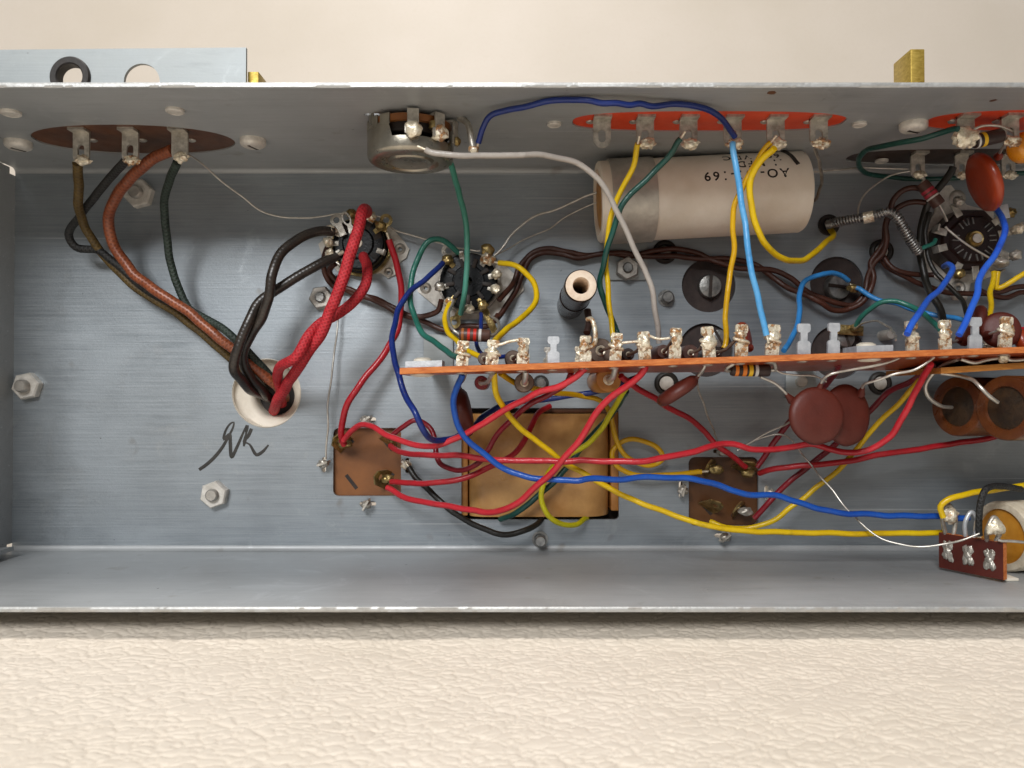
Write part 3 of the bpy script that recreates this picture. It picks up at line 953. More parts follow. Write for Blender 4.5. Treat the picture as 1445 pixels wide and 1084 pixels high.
# socket with red cloth wires
s1 = thing('tube_socket', 'black bakelite tube socket where red and black cloth wires are soldered', 'tube socket', P(515, 350, 0), 'tube sockets')
saddle([(450, 345), (462, 335), (480, 318), (550, 318), (572, 343), (578, 352), (574, 364), (558, 376), (560, 387), (548, 393), (538, 386), (520, 388), (500, 386), (478, 384), (455, 362)], [(565, 352, 6), (549, 385, 5)], s1)
F = FP(512, 350, 0)
rb = mm(37, 8)
g = lathe([(mm(6.5), 7.6), (rb * .55, 7.6), (rb * .62, 7.0), (rb * .94, 7.0), (rb, 6.4), (rb * 1.0, 2.2), (rb * 1.08, 2.0), (rb * 1.08, 0.72)], 40, False)
g.add(lathe([(mm(6.5), 7.6), (mm(6.5), -3)], 40, False))
part('socket_body', g.xf(F), M['bakelite'], s1, 35)
part('centre_disc', disc(mm(6.3), 7.2, 7.9, 20).xf(F), M['cream_rubber'], s1, 30)  # pale disc closing the middle of the socket face
part('shell_ring', ring(rb * 1.06, rb * 1.18, 0.72, 2.6, 40).xf(F), M['lug_gold'], s1, 40)
for i, a in enumerate((-38, -75, -110, 20, 60, 95, 130, 210)):
    part('contact_slot', box(rb * .62, rb * .93, -.75, .75, 6.6, 7.12, .1).xf(F @ Matrix.Rotation(R(a), 4, 'Z')), M['core'], s1, 30)
for i, (a, s) in enumerate(((155, 'solder'), (180, 'solder'), (205, 'solder'), (35, 'lug_gold'), (60, 'flux'), (100, 'lug_gold'), (-20, None), (-65, None), (-130, None))):
    pin(s1, F, a, rb * .75, rb * 1.12, 6.6, 9.6, 'lug' if s != 'lug_gold' else 'lug_gold', s, 60 + i)
tagring(475, 311, 9, 9, 4.5, 25, 'lug', s1)
tagring(489, 309, 11, 11, 7.5, 25, 'lug', s1, 2.0, 'contact_lug', 0.55)
tagring(545, 311, 8, 9, 4.5, -15, 'lug_gold', s1, 1.5)

# nine pin socket in the middle
s2 = thing('tube_socket', 'black nine-pin tube socket with a green wire crossing its face above the resistor', 'tube socket', P(664, 402, 0), 'tube sockets')
saddle([(588, 401), (596, 397), (632, 370), (650, 362), (690, 362), (716, 378), (737, 398), (739, 410), (733, 416), (706, 440), (690, 450), (640, 452), (620, 437), (590, 412)], [(601, 407, 6), (730, 404, 6)], s2, 'zinc_white')
F = FP(663, 402, 0)
rb = mm(41, 8)
g = lathe([(mm(5.5), 8.0), (rb * .52, 8.0), (rb * .56, 7.5), (rb * .95, 7.3), (rb, 6.8), (rb, 0.75)], 44, False)
g.add(lathe([(mm(5.5), 8.0), (mm(5.5), -3)], 44, False))
part('socket_body', g.xf(F), M['bakelite'], s2, 35)
part('shell_ring', ring(rb * 1.0, rb * 1.09, 0.72, 3.8, 40).xf(F), M['zinc'], s2, 40)
for i in range(9):
    a = 90 - 20 - 40 * i
    part('contact_slot', box(rb * .48, rb * .80, -.55, .55, 7.3, 8.15, .12).xf(F @ Matrix.Rotation(R(a), 4, 'Z')), M['core'], s2, 30)
for i, (a, s, m_) in enumerate(((135, 'lug_gold', 'lug_gold'), (50, 'flux', 'lug'), (12, 'solder', 'lug'), (-18, 'solder', 'lug'), (-60, 'lug_gold', 'lug_gold'), (-88, 'solder', 'lug'), (-130, 'flux', 'lug_gold'), (193, 'lug', 'lug'), (105, None, 'lug'))):
    pin(s2, F, a, rb * .7, rb * 1.02, 7.2, 9.8, m_, s, 80 + i)
tagring(633, 354, 5, 10, 4.5, 25, 'lug', s2)
part('ground_lug', blob(P(688, 353, 6), 1.9, 0.9, 2.0, 5, 0.2), M['lug_gold'], s2, 60)
part('solder_joint', blob(P(688, 367, 9), 2.2, 1.6, 1.7, 15, 0.4), M['flux'], s2, 60)
tagring(641, 455, 4, 9, 4, 150, 'lug_gold', s2)
part('ground_lug', box(-1.0, 1.0, -4, 4, 0, .5, .1).xf(FP(692, 455, 6, 25)), M['lug_gold'], s2, 30)

# brown twelve-contact socket on the right
s3 = thing('tube_socket', 'dark brown tube socket with radial metal contacts beside the red disc', 'tube socket', P(1349, 348, 0), 'tube sockets')
saddle([(1300, 330), (1318, 300), (1322, 265), (1340, 262), (1362, 290), (1400, 300), (1400, 390), (1368, 400), (1362, 424), (1344, 424), (1330, 400), (1300, 380)], [(1350, 407, 8), (1349, 281, 9)], s3)
F = FP(1350, 346, 0)
rb = mm(47, 9)
g = lathe([(0.0, 8.6), (rb * .72, 8.6), (rb * .78, 8.0), (rb * .95, 8.0), (rb, 7.2), (rb, 0.75)], 8, False)
g.xf(Matrix.Rotation(R(22.5), 4, 'Z'))
part('socket_body', g.xf(F), M['bakelite_brown'], s3, 25)
rv = part('centre_rivet', lathe([(mm(11.5), 8.6), (mm(11.5), 9.2), (mm(10), 9.8), (mm(7.5), 9.6), (mm(7), 9.9), (mm(5.5), 10.3), (0.0, 10.3)], 28, False).xf(F), M['lug_gold'], s3, 40)
part('rivet_face', disc(mm(6.3), 10.2, 10.5, 24).xf(F), M['zinc_white'], rv, 30)
for i, a in enumerate((4, 40, 102, 128, 176, 213, 248, 285, 322)):
    q = F @ Matrix.Rotation(R(a), 4, 'Z')
    g = box(rb * .45, rb * .66, -.85, -.55, 8.3, 9.1, 0.05)
    g.add(box(rb * .45, rb * .66, .55, .85, 8.3, 9.1, 0.05))
    part('contact_fork', g.xf(q), M['steel'], s3, 30)
for i, (a, s) in enumerate(((38, 'lug_gold'), (12, 'solder'), (-25, 'lug'), (-55, None), (-85, None), (-118, 'lug_gold'), (118, 'lug'), (165, None), (195, None))):
    pin(s3, F, a, rb * .8, rb * 1.25, 7.6, 11, 'lug', s, 110 + i, 2.0)
part('solder_joint', blob(P(1412, 370, 13), 2.2, 1.6, 1.6, 23, 0.3), M['lug'], s3, 60)
part('contact_lug', box(-2.6, 2.6, -.7, .7, 0, .4, .1).xf(FP(1433, 322, 8, 30)), M['lug'], s3, 30)
part('contact_lug', box(-1.2, 1.2, -2, 2, 0, .4, .1).xf(FP(1417, 299, 13, 10)), M['alum'], s3, 30)

# ------------------------------------------------------------------ can capacitor bases in the square openings
def can_base(lbl, cx, cy, mat, slots, tabs, rot):
    t = thing('can_capacitor', lbl, 'capacitor', P(cx, cy, -TH), 'can capacitor bases in square openings')
    rr = mm(58)
    g = plate2d(rrect(-rr, rr, -rr, rr, 4), [], -2.4, -1.7).xf(FP(cx, cy, 0))
    part('phenolic_base', g, M[mat], t, 30)
    part('can_rim', ring(mm(66), mm(70), -4.5, -1.3, 44).xf(FP(cx, cy, 0)), M['zinc_white'], t, 30)
    for i, (x, y, a, kind, sol) in enumerate(slots):
        q = FP(x, y, -1.7, a)
        s = part('slot', box(-2.6, 2.6, -.55, .55, 0.0, 0.06).xf(q), M['core'], t, 30)
        if kind:
            part('terminal_tab', plate2d([(-2.8, 0), (2.8, 0), (2.8, 3.2), (1.6, 7.0), (-.2, 7.8), (-2.4, 5.8)], [circ(0.2, 4.6, 1.0, 14)], -.25, .25).xf(q @ Matrix.Rotation(R(62), 4, 'X') @ Matrix.Rotation(R(14), 4, 'Y')), M['lug_gold'], t, 30)
            if sol:
                part('solder_joint', blob(q @ Vector((1.0, 0.2, 4.6)), 2.0, 1.2, 1.3, 130 + i + cx, 0.4), M['lug_gold' if sol == 1 else 'lug'], t, 60)
    for i, (x, y, a) in enumerate(tabs):
        q = FP(x, y, 0, a)
        g = plate2d([(-1.3, -1), (1.3, -1), (1.3, 1.2), (2.1, 1.8), (1.6, 4.2), (-1.6, 4.2), (-2.1, 1.8), (-1.3, 1.2)], [], -.3, .3).xf(q @ Matrix.Rotation(R(90), 4, 'X'))
        tw_ = part('twist_tab', g, M['lug'], t, 30)
        part('solder_joint', blob(q @ Vector((0, 0, 2.6)), 1.6, 1.1, 1.2, 150 + i, 0.35), M['lug' if i < 3 else 'flux'], tw_, 60)
    return t
can_base('square brown can capacitor base with three red-wired tabs', 518, 652, 'phen_can', [(489, 629, 38, 1, 1), (546, 626, -50, 1, 0), (496, 680, -52, 0, 0), (548, 678, 55, 1, 1)],
         [(519, 592, 35), (519, 711, 60), (459, 653, 20), (575, 655, -50)], 0)
can_base('square dark brown can capacitor base crossed by a blue wire', 1021, 693, 'phen_can2', [(1003, 664, 42, 1, 1), (1044, 664, -38, 1, 1), (996, 717, -48, 1, 0), (1042, 722, 35, 1, 2)],
         [(1018, 637, 10), (1020, 756, 40), (961, 691, 75), (1082, 697, 60)], 0)

# ------------------------------------------------------------------ transformer in its rectangular opening
t = thing('transformer', 'tan paper-wrapped transformer coil showing through the rectangular opening', 'transformer', P(762, 655, -4))
a, b = P(662, 728, 0), P(861, 584, 0)
bmx = box(a.x, b.x, -1.5, 30, a.z, b.z, 0.0)
def rounded_coil(x0, x1, z0, z1, y0, y1, r):
    g = G()
    pts = []
    for cx, cy, a0 in ((x1 - r, y1 - r, 0), (x0 + r, y1 - r, 90)):
        pass
    n = 12
    pr = [(x0, y1)]
    for i in range(n + 1):
        aa = R(180 + 90 * i / n)
        pr.append((x0 + 5 + 5 * math.cos(aa), y0 + 4 + 4 * math.sin(aa)))
    for i in range(n + 1):
        aa = R(270 + 90 * i / n)
        pr.append((x1 - r + r * math.cos(aa), y0 + r + r * math.sin(aa)))
    pr.append((x1, y1))
    m = len(pr)
    rows = 14
    for k in range(rows + 1):
        t_ = k / rows
        z = z0 + (z1 - z0) * t_
        for (x, y) in pr:
            bulge = -1.6 * math.sin(math.pi * t_) * max(0, (y1 - y) / (y1 - y0))
            g.v.append(Vector((x, y + bulge + 0.25 * noise.noise(Vector((x * .12, z * .2, 3))), z)))
    for k in range(rows):
        for i in range(m - 1):
            g.f.append((k * m + i, k * m + i + 1, (k + 1) * m + i + 1, (k + 1) * m + i))
    g.f.append(tuple(range(m)))
    g.f.append(tuple(rows * m + i for i in range(m))[::-1])
    return g
part('coil', rounded_coil(a.x, b.x, a.z, b.z, -2.0, 24, 8), M['paper_tan'], t, 50)
a2, b2 = P(640, 738, 0), P(885, 570, 0)
part('core_frame', box(a2.x - 4, b2.x + 4, 9, 26, a2.z - 4, b2.z + 4), M['core'], t, 30)
a3, b3 = P(650, 729, 0), P(660, 582, 0)
part('bobbin_cheek', box(a3.x - .8, b3.x, 1.4, 12, a3.z, b3.z, .4), M['varnish'], t, 30)
a3, b3 = P(863, 722, 0), P(872, 582, 0)
part('bobbin_cheek', box(a3.x, b3.x + .8, 1.4, 12, a3.z, b3.z, .4), M['varnish'], t, 30)
part('insulation_flap', box(P(770, 580, 0).x, P(856, 580, 0).x, 0.8, 1.4, P(762, 583, 0).z, P(762, 571, 0).z, .2), M['phen_brown'], t, 30)

# ------------------------------------------------------------------ large cream capacitor in its clamp
rc = 11.3
hcap = rc + 1.0
a, b = P(843, 286, hcap), P(1129, 271, hcap)
ax = (b - a).normalized()
cap = thing('paper_capacitor', 'large cream cardboard tube capacitor with upside-down printed lettering', 'capacitor', (a + b) / 2 + Vector((0, rc, 0)))
F = axis_frame(a, b)
L = (b - a).length
part('card_tube', lathe([(rc * .80, 1.6), (rc * .80, 0.1), (rc * .86, 0.0), (rc * .96, 0.1), (rc, 0.6), (rc, L - .8), (rc * .97, L - .2), (rc * .9, L), (rc * .8, L), (rc * .8, L - 1.2)], 64, False).xf(F), M['paper_cap'], cap, 40)
g = lathe([(0.0, 0.4), (rc * .3, 0.2), (rc * .62, 0.5), (rc * .81, 1.2), (rc * .81, 3)], 40, False)
part('wax_seal', g.xf(F), M['wax'], cap, 60)
part('wax_seal', lathe([(0.0, L - 0.6), (rc * .81, L - 1.0), (rc * .81, L - 3)], 40, False).xf(F), M['wax'], cap, 60)
# lettering: text outlines wrapped round the tube
def wrapped_text(body, size, along, ang, F, r, rot=0):
    cu = bpy.data.curves.new('lettering', 'FONT')
    cu.body = body
    cu.size = size
    cu.space_character = 1.3
    cu.offset = size * 0.018
    cu.resolution_u = 3
    ob = bpy.data.objects.new('lettering', cu)
    col.objects.link(ob)
    dg = bpy.context.evaluated_depsgraph_get()
    me = bpy.data.meshes.new_from_object(ob.evaluated_get(dg))
    bpy.data.objects.remove(ob)
    bpy.data.curves.remove(cu)
    g = G()
    for v in me.vertices:
        u, w = v.co.x, v.co.y
        z = along - u
        th = ang + w / r
        g.v.append(F @ Vector((r * math.cos(th), r * math.sin(th), z)))
    g.f = [tuple(p.vertices) for p in me.polygons]
    bpy.data.meshes.remove(me)
    return g
# angle of the side facing the viewer (-Y) and of the top (+Z) in the tube's frame
loc = F.inverted().to_3x3() @ Vector((0, -1, 0))
afront = math.atan2(loc.y, loc.x)
locz = F.inverted().to_3x3() @ Vector((0, 0, 1))
atop = math.atan2(locz.y, locz.x)
dsg = 1 if ((atop - afront + math.pi) % (2 * math.pi) - math.pi) > 0 else -1
def ang(px_off):
    return afront + dsg * px_off
def txt(body, size, px, up_ang):
    z = (P(px, 240, hcap + rc * .7) - a).dot(ax)
    # letters stand upside down: their up direction runs down the front of the tube
    g = wrapped_text(body, size, 0, 0, Matrix.Identity(4), rc + .03)
    h = G()
    for v in g.v:
        u = -v.z
        w = math.atan2(v.y, v.x) * (rc + .03)
        th = ang(up_ang - w / rc)
        h.v.append(F @ Vector(((rc + .04) * math.cos(th), (rc + .04) * math.sin(th), z - u)))
    h.f = g.f
    return part('lettering', h, M['ink'], cap, 0)
txt('AO-.01-169', 3.7, 1108, 0.36)
txt('.1 MFD', 3.3, 1102, 0.66)
txt('600 VDC', 3.3, 1102, 0.94)
st = [ang(x) for x in (1.15, 1.0, .85, .70, .55, .46)]
g = G()
zz = (P(1112, 240, hcap + rc * .7) - a).dot(ax)
g.add(tube([F @ Vector(((rc + .02) * math.cos(t_), (rc + .02) * math.sin(t_), zz + i * .4)) for i, t_ in enumerate(st)], .55, 8, .5))
part('pen_stroke', g, M['marker'], cap, 60)
# clamp band with foot
cl = thing('capacitor_clamp', 'grey metal clamp band with bolted foot holding the cream capacitor', 'clamp', P(883, 380, 0))
z0c = (P(866, 285, hcap + rc) - a).dot(ax)
z1c = (P(930, 285, hcap + rc) - a).dot(ax)
part('band', lathe([(rc + .02, z0c), (rc + .5, z0c), (rc + .5, z1c), (rc + .02, z1c)], 64, False).xf(F), M['band'], cl, 30)
fx0, fx1 = P(858, 370, 0).x, P(913, 370, 0).x
g = box(fx0, fx1, -0.95, -0.05, P(880, 396, 0).z, P(880, 330, 0).z, 0.2)
part('foot', g, M['bracket'], cl, 30)
hexnut(884, 380, 17, 25, 3.6, 2.6, 0.95, parent=cl)

# ------------------------------------------------------------------ ceramic tube resistor standing on the plate
tc = P(820, 403, 44)
t = thing('ceramic_tube', 'glossy brown hollow ceramic tube standing out from the plate above the board', 'ceramic tube', Vector((tc.x + 0.6, 0, tc.z)))
F = axis_frame(Vector((tc.x + .6, 0, tc.z)), tc)
L = 44.0
ro, ri = mm(23.5, 44), mm(11.5, 44)
part('glazed_body', lathe([(ro * .96, 0), (ro * .99, 2), (ro * .99, L - 3), (ro, L - 1.6), (ro * .99, L - .6), (ro * .93, L - .12)], 48, False).xf(F), M['ceramic'], t, 50)
part('raw_end', lathe([(ro * .94, L - .2), (ro * .88, L), (ri * 1.05, L), (ri, L - .3), (ri, L - 30), (0.0, L - 30)], 48, False).xf(F), M['ceramic_raw'], t, 50)
part('terminal_band', lathe([(ro * 1.0, 20), (ro * 1.04, 20.1), (ro * 1.04, 23.4), (ro * 1.0, 23.5)], 48, False).xf(F), M['ceramic'], t, 30)
part('terminal_lug', tube([P(829, 438, 36), P(831, 455, 38), P(828, 470, 40)], .9, 8, .5), M['res_dark'], t, 60)
g = tube([P(829, 451, 39), P(834, 450, 40.2), P(838, 458, 41), P(840, 472, 42), P(839, 485, 43), P(830, 491, 44)], .62, 8, .5)
part('lead', g, M['flux'], t, 60)

# ------------------------------------------------------------------ coiled spring sleeve
t = thing('spring_sleeve', 'coiled steel spring sleeve arching from the plate bushing to the brown socket', 'spring', P(1172, 318, 2))
path = [P(1168, 317, 3), P(1185, 313, 8), P(1205, 309.5, 11), P(1222, 307, 13), P(1240, 303, 14), P(1252, 299, 15), P(1264, 305, 15.5), P(1274, 320, 15), P(1284, 338, 14), P(1296, 356, 12)]
part('inner_cable', tube(path, .9, 10, .6), M['steel'], t, 60)
sp = spline(path, 0.12)
g = []
tot = 0
for i, p in enumerate(sp):
    tn = (sp[min(i + 1, len(sp) - 1)] - sp[max(i - 1, 0)]).normalized()
    u = tn.cross(Vector((0, -1, 0))).normalized()
    w = tn.cross(u)
    if i:
        tot += (p - sp[i - 1]).length
    aa = tot / 0.80 * 2 * math.pi
    g.append((p, u, w, aa))
hel = []
for i in range(len(g) - 1):
    p, u, w, aa = g[i]
    p2, u2, w2, a2_ = g[i + 1]
    k = max(1, int((a2_ - aa) / 0.75))
    for j in range(k):
        s_ = j / k
        q = aa + (a2_ - aa) * s_
        hel.append(p.lerp(p2, s_) + (u * math.cos(q) + w * math.sin(q)) * 1.22)
part('coil', tube(hel, .30, 6, raw=True), M['steel'], t, 60)
part('crimp', tube([P(1218, 308, 12.6), P(1226, 306.5, 13.2), P(1233, 305, 13.8)], 1.65, 14, .5), M['solder'], t, 60)

# ------------------------------------------------------------------ terminal board
HB = 46.0
def bfront(px, lower):
    y = (519.0 + (489.0 - 519.0) * (px - 564) / (1445 - 564)) + (9.5 if lower else 0)
    return P(px, y, HB)
f0, f1 = bfront(564, True), bfront(1600, True)
u0, u1 = bfront(564, False), bfront(1600, False)
bt = (u0 - f0).z
board = thing('terminal_board', 'long orange-brown fibre terminal board carrying a row of soldered lugs', 'terminal board', Vector(((f0.x + f1.x) / 2, -4, (f0.z + f1.z) / 2)))
def bz(x):                      # height of the lower face
    return f0.z + (f1.z - f0.z) * (x - f0.x) / (f1.x - f0.x)
xn = P(836, 510, 30).x
out = [(f0.x, HB - .5), (f0.x, 30), (xn, 30), (xn, 9), (f1.x, 9), (f1.x, HB - .5)]
def slab(out, z0, z1):
    g = plate2d(out, [], z0, z1)
    g.v = [Vector((p.x, -p.y, bz(p.x) + p.z - tilt(p.x) * (HB - p.y) / 37)) for p in g.v]
    return g
def tilt(x):
    xa, xb = P(836, 510, HB).x, P(1300, 510, HB).x
    return max(0.0, 0.3 + 1.9 * (x - xa) / (xb - xa))
part('board_panel', slab(out, 0, bt), M['board_face'], board, 30)
g = G()
n = 300
prof = [(0.0, 0.04), (0.42, 0.10), (.5, .5), (.42, bt - .10), (0.0, bt - .04)]
for i in range(n + 1):
    x = f0.x - .01 + (f1.x - f0.x + .02) * i / n
    for k, (d, z) in enumerate(prof):
        e = .07 * noise.noise(Vector((x * 1.1, k * 2.2, 5)))
        g.v.append(Vector((x, -(HB - .5 + d + e * (d > 0)), bz(x) + z + e * .5)))
m_ = len(prof)
for i in range(n):
    for k in range(m_ - 1):
        g.f.append((i * m_ + k, (i + 1) * m_ + k, (i + 1) * m_ + k + 1, i * m_ + k + 1))
part('cut_edge', g, M['board_edge'], board, 60)
# standing feet that carry the board on the plate
def foot(px0, px1, py0, py1, screw):
    a, b = P(px0, py1, .05), P(px1, py0, .05)
    f = part('foot_bracket', box(a.x, b.x, -0.95, -.05, a.z, b.z, .2), M['bracket'], board, 30)
    xm = (a.x + b.x) / 2
    part('foot_upright', box(xm - 2.4, xm + 2.4, -30.5, -.5, bz(xm) - .8 if screw else bz(xm) + bt, bz(xm) - .02 if screw else bz(xm) + bt + .8, .1), M['bracket'], f, 30)
    if screw:
        part('screw_end', lathe([(1.7, .9), (1.7, 2.2), (1.5, 2.6), (0.0, 2.6)], 20, False).xf(FP(*screw, 0)), M['zinc'], f, 30)
foot(598, 640, 472, 523, None)
foot(1108, 1150, 519, 563, (1128, 539))
# metal bars riveted on the board
for x0, x1 in ((571, 623), (1212, 1264)):
    a, b = bfront(x0, False), bfront(x1, False)
    g = plate2d([(a.x, HB - 1.2), (a.x, HB - 9), (b.x, HB - 9), (b.x, HB - 1.2)], [], 0.02, 1.5)
    g.v = [Vector((p.x, -p.y, bz(p.x) + bt + p.z)) for p in g.v]
    br = part('clamp_bar', g, M['alum'], board, 30)
    xm = (a.x + b.x) / 2 - .6
    part('rivet', lathe([(2.3, 0), (2.2, .5), (1.4, .9), (0, 1.0)], 24, False).xf(frame(Vector((xm, -HB + 4.5, bz(xm) + bt + 1.5)), (1, 0, 0), (0, 1, 0), (0, 0, 1))), M['cream_rubber'], br, 40)
    part('rivet', lathe([(2.9, 0), (2.9, .3), (1.6, .7), (0, .75)], 24, False).xf(frame(Vector((xm, -HB + 3.6, bz(xm))), (1, 0, 0), (0, -1, 0), (0, 0, -1))), M['cream_rubber'], br, 40)
# the lugs
def turret(px, ptop, wpx=18.0, h=43.5, kind=None, sd=0, lean=0.0, mat=None):
    x = (px - CX) * (D0 - h) / F_PX
    z0 = bz(x) + bt
    zt = P(px, ptop, h).z
    w = mm(wpx, h) / 2
    Lz = zt - z0
    nk = w * .52
    pts = [(-w, 0), (w, 0), (w * 1.0, Lz * .36), (w * .8, Lz * .42), (nk, Lz * .44), (nk, Lz * .70), (w * .9, Lz * .74), (w, Lz * .82), (w * .95, Lz * .96), (w * .8, Lz), (-w * .8, Lz), (-w * .95, Lz * .96), (-w, Lz * .82), (-w * .9, Lz * .74), (-nk, Lz * .70), (-nk, Lz * .44), (-w * .8, Lz * .42), (-w, Lz * .36)]
    F = FPo(Vector((x, -h, z0)), lean)
    l = part('turret_lug', plate2d(pts, [], -.4, .4).xf(F), M[mat or ('alum' if not kind else 'lug_tin')], board, 30)
    # staked end below the board
    part('staked_end', lathe([(w * 1.0, 0), (w * .9, .25), (w * .5, .45), (0, .45)], 18, False).xf(frame(Vector((x - .4, -h + .3, bz(x))), (1, 0, 0), (0, -1, 0), (0, 0, -1))), M['lug'], l, 40)
    rnd = random.Random(sd)
    if kind:
        m1 = M['flux'] if kind in 'fb' else M['solder']
        c = F @ Vector((rnd.uniform(-.15, .15) * w, Lz * .56, .5))
        c = F @ Vector((rnd.uniform(-.25, .25) * w, Lz * rnd.uniform(.46, .68), .4))
        part('solder_joint', blob(c, w * rnd.uniform(.78, 1.15), rnd.uniform(.7, 1.1), Lz * rnd.uniform(.17, .32), sd, .45, 1.3), m1, l, 60)
        if rnd.random() < .6:
            c = F @ Vector((rnd.uniform(-.5, .5) * w, Lz * rnd.uniform(.2, .9), .35))
            part('solder_joint', blob(c, w * rnd.uniform(.4, .7), .7, Lz * rnd.uniform(.08, .16), sd + 50, .45, 1.3), M['flux'], l, 60)
        if kind in 'fw':
            # a wire end wrapped round the neck
            pts = []
            for i in range(13):
                aa = R(-20 + 200 * i / 12 * 1.5)
                pts.append(F @ Vector((w * 1.12 * math.cos(aa), Lz * (.40 + .02 * i) , .95 * math.sin(aa))))
            part('wrapped_lead', tube(pts, .42, 8, .4), M['solder'], l, 60)
        if kind == 'b':
            part('solder_joint', blob(F @ Vector((0, Lz * .84, .25)), w * .9, .6, Lz * .15, sd + 3, .3), M['flux'], l, 60)
    return x, z0, zt
lugs = [(652, 481, 'f'), (694, 480, 'w'), (738, 477, 'b'), (781, 475, None), (826, 474, 'b'), (868, 470, 'f'), (910, 468, 'w'), (952, 463, 'b'), (1001, 461, 'w'), (1046, 458, 'f'), (1089, 458, 'w'),
        (1134, 457, None), (1176, 456, None), (1288, 453, 'w'), (1334, 452, 'b'), (1376, 448, None), (1418, 447, 'f')]
for i, (px, pt, k) in enumerate(lugs):
    turret(px, pt, random.uniform(16.5, 18.8), 43.5, k, 200 + i, random.uniform(-5, 5) if k else random.uniform(-2, 2))
turret(773, 490, 14, 22, None, 300, -4, 'lug')
turret(818, 489, 14, 22, 's', 301)
turret(1395, 480, 14, 22, 's', 302)

# ------------------------------------------------------------------ small components
def lead(name, pts, parent, r=.42, mat='wire_bare'):
    return part('lead', tube([P(*p) for p in pts], r, 8, .6), M[mat], parent, 60)
def cyl(name, lbl, cat, a, b, r, body, bands=(), group=None, end=None, dome=.12):
    t = thing(name, lbl, cat, (a + b) / 2, group)
    F = axis_frame(a, b)
    L = (b - a).length
    e = r * dome
    part('body', lathe([(0.0, e * .6), (r * .55, e * .3), (r * .9, e * .4), (r, e + .3), (r, L - e - .3), (r * .9, L - e * .4), (r * .55, L - e * .3), (0.0, L - e * .6)], 28, False).xf(F), M[body], t, 40)
    for k, (z, w, m) in enumerate(bands):
        part('colour_band', lathe([(r * .97, L * z - .01), (r * 1.025, L * z + .08), (r * 1.025, L * (z + w) - .08), (r * .97, L * (z + w))], 28, False).xf(F), M['band_' + m], t, 40)
    if end:
        part('end_face', lathe([(0.0, L + .04), (r * .72, L + .05), (r * .78, L - .2)], 24, False).xf(F), M[end], t, 40)
    return t
RG = 'carbon resistors'
# resistor in front of the nine pin socket
t = cyl('resistor', 'brown resistor with red and silver bands below the nine-pin socket', 'resistor', P(648, 472, 26), P(692, 474, 26), mm(9, 26), 'res_brown', ((.07, .09, 'amber_band'), (.26, .10, 'red'), (.45, .11, 'red'), (.62, .10, 'silver')), RG)
lead('lead', [(649, 472, 26), (641, 467, 26), (634, 455, 22), (633, 442, 17), (638, 430, 12), (640, 424, 10)], t)
lead('lead', [(691, 474, 26), (698, 472, 25), (704, 463, 21), (702, 453, 16), (692, 446, 11)], t)
# resistor hanging under the board
t = cyl('resistor', 'dark resistor with orange, yellow and white bands hanging under the board', 'resistor', P(1031, 522, 40), P(1086, 523, 40), mm(8.7, 40), 'res_dark', ((.09, .10, 'orange'), (.28, .11, 'orange'), (.44, .11, 'yellow'), (.60, .09, 'silver')), RG)
lead('lead', [(1041, 507, 43.5), (1034, 514, 43), (1026, 519, 42), (1025, 523, 41), (1033, 523, 40)], t, .5)
lead('lead', [(1086, 522, 40), (1094, 522, 40.5), (1093, 514, 42), (1089, 507, 43.5)], t, .5)
# resistor at the dark strip
t = cyl('resistor', 'maroon-banded resistor tilted between the dark terminal strip and brown socket', 'resistor', P(1300, 258, 14), P(1326, 290, 15), mm(9, 14), 'res_brown', ((.30, .12, 'pink'), (.46, .12, 'pink'), (.60, .07, 'silver')), RG)
lead('lead', [(1301, 259, 14), (1304, 255, 14), (1297, 245, 13.5)], t, .5)
lead('lead', [(1325, 289, 15), (1330, 298, 14), (1336, 312, 12)], t, .4)
# resistor between the orange plate lugs
t = cyl('resistor', 'dark resistor with a yellow band between two lugs of orange plate', 'resistor', P(1374, 200, 42), P(1414, 191, 42), mm(10, 42), 'res_dark', ((.06, .08, 'silver'), (.24, .14, 'yellow')), RG)
lead('lead', [(1413, 191, 42), (1420, 193, 42), (1428, 196, 42)], t, .5)
lead('lead', [(1375, 200, 42), (1370, 199, 42), (1366, 197, 42)], t, .5)
# components lying on the board, ends towards the viewer
def onboard(px, py, rpx, lbl, mat='res_grey', h0=36, L=22, name='resistor', cat='resistor', grp='resistors lying along the board, ends to the viewer', endm=None, lug=None, r_lead=.42):
    a, b = P(px, py, h0), None
    b = a.copy()
    a = a + Vector((0, L, 0))
    t = cyl(name, lbl, cat, a, b, mm(rpx, h0), mat, (), grp, endm, .25)
    part('end_ring', lathe([(mm(rpx, h0) * .22, L + .1), (mm(rpx, h0) * .34, L + .22), (mm(rpx, h0) * .42, L + .02)], 18, False).xf(axis_frame(a, b)), M['solder'], t, 50)
    if lug:
        lead('lead', [(px, py, h0 - .2), (px, py, h0 + 1.4)] + lug, t, r_lead, 'res_grey' if py < 515 else 'wire_bare')
    return t
onboard(683, 506, 9, 'small grey-brown resistor standing end-on behind the second soldered lug', lug=[(690, 503, 41), (694, 500, 43)])
onboard(724, 506, 12, 'grey-brown resistor lying end-on behind the third soldered lug', lug=[(731, 501, 41), (737, 497, 43)])
onboard(848, 495, 18, 'large round brown component lying end-on between two soldered lugs', 'res_grey', 35, 20, lug=[(856, 492, 41), (864, 489, 43)])
onboard(887, 500, 9, 'small dark resistor lying end-on beside the large round brown component', 'res_dark', lug=[(896, 497, 40), (906, 490, 43)])
onboard(937, 496, 10, 'small brown-banded resistor lying end-on behind the grey wire end', 'res_brown', lug=[(943, 489, 40), (949, 480, 43)])
onboard(975, 498, 12, 'dark brown resistor lying end-on against the half-hidden fibre disc', 'res_brown', lug=[(986, 494, 40), (994, 484, 43)])
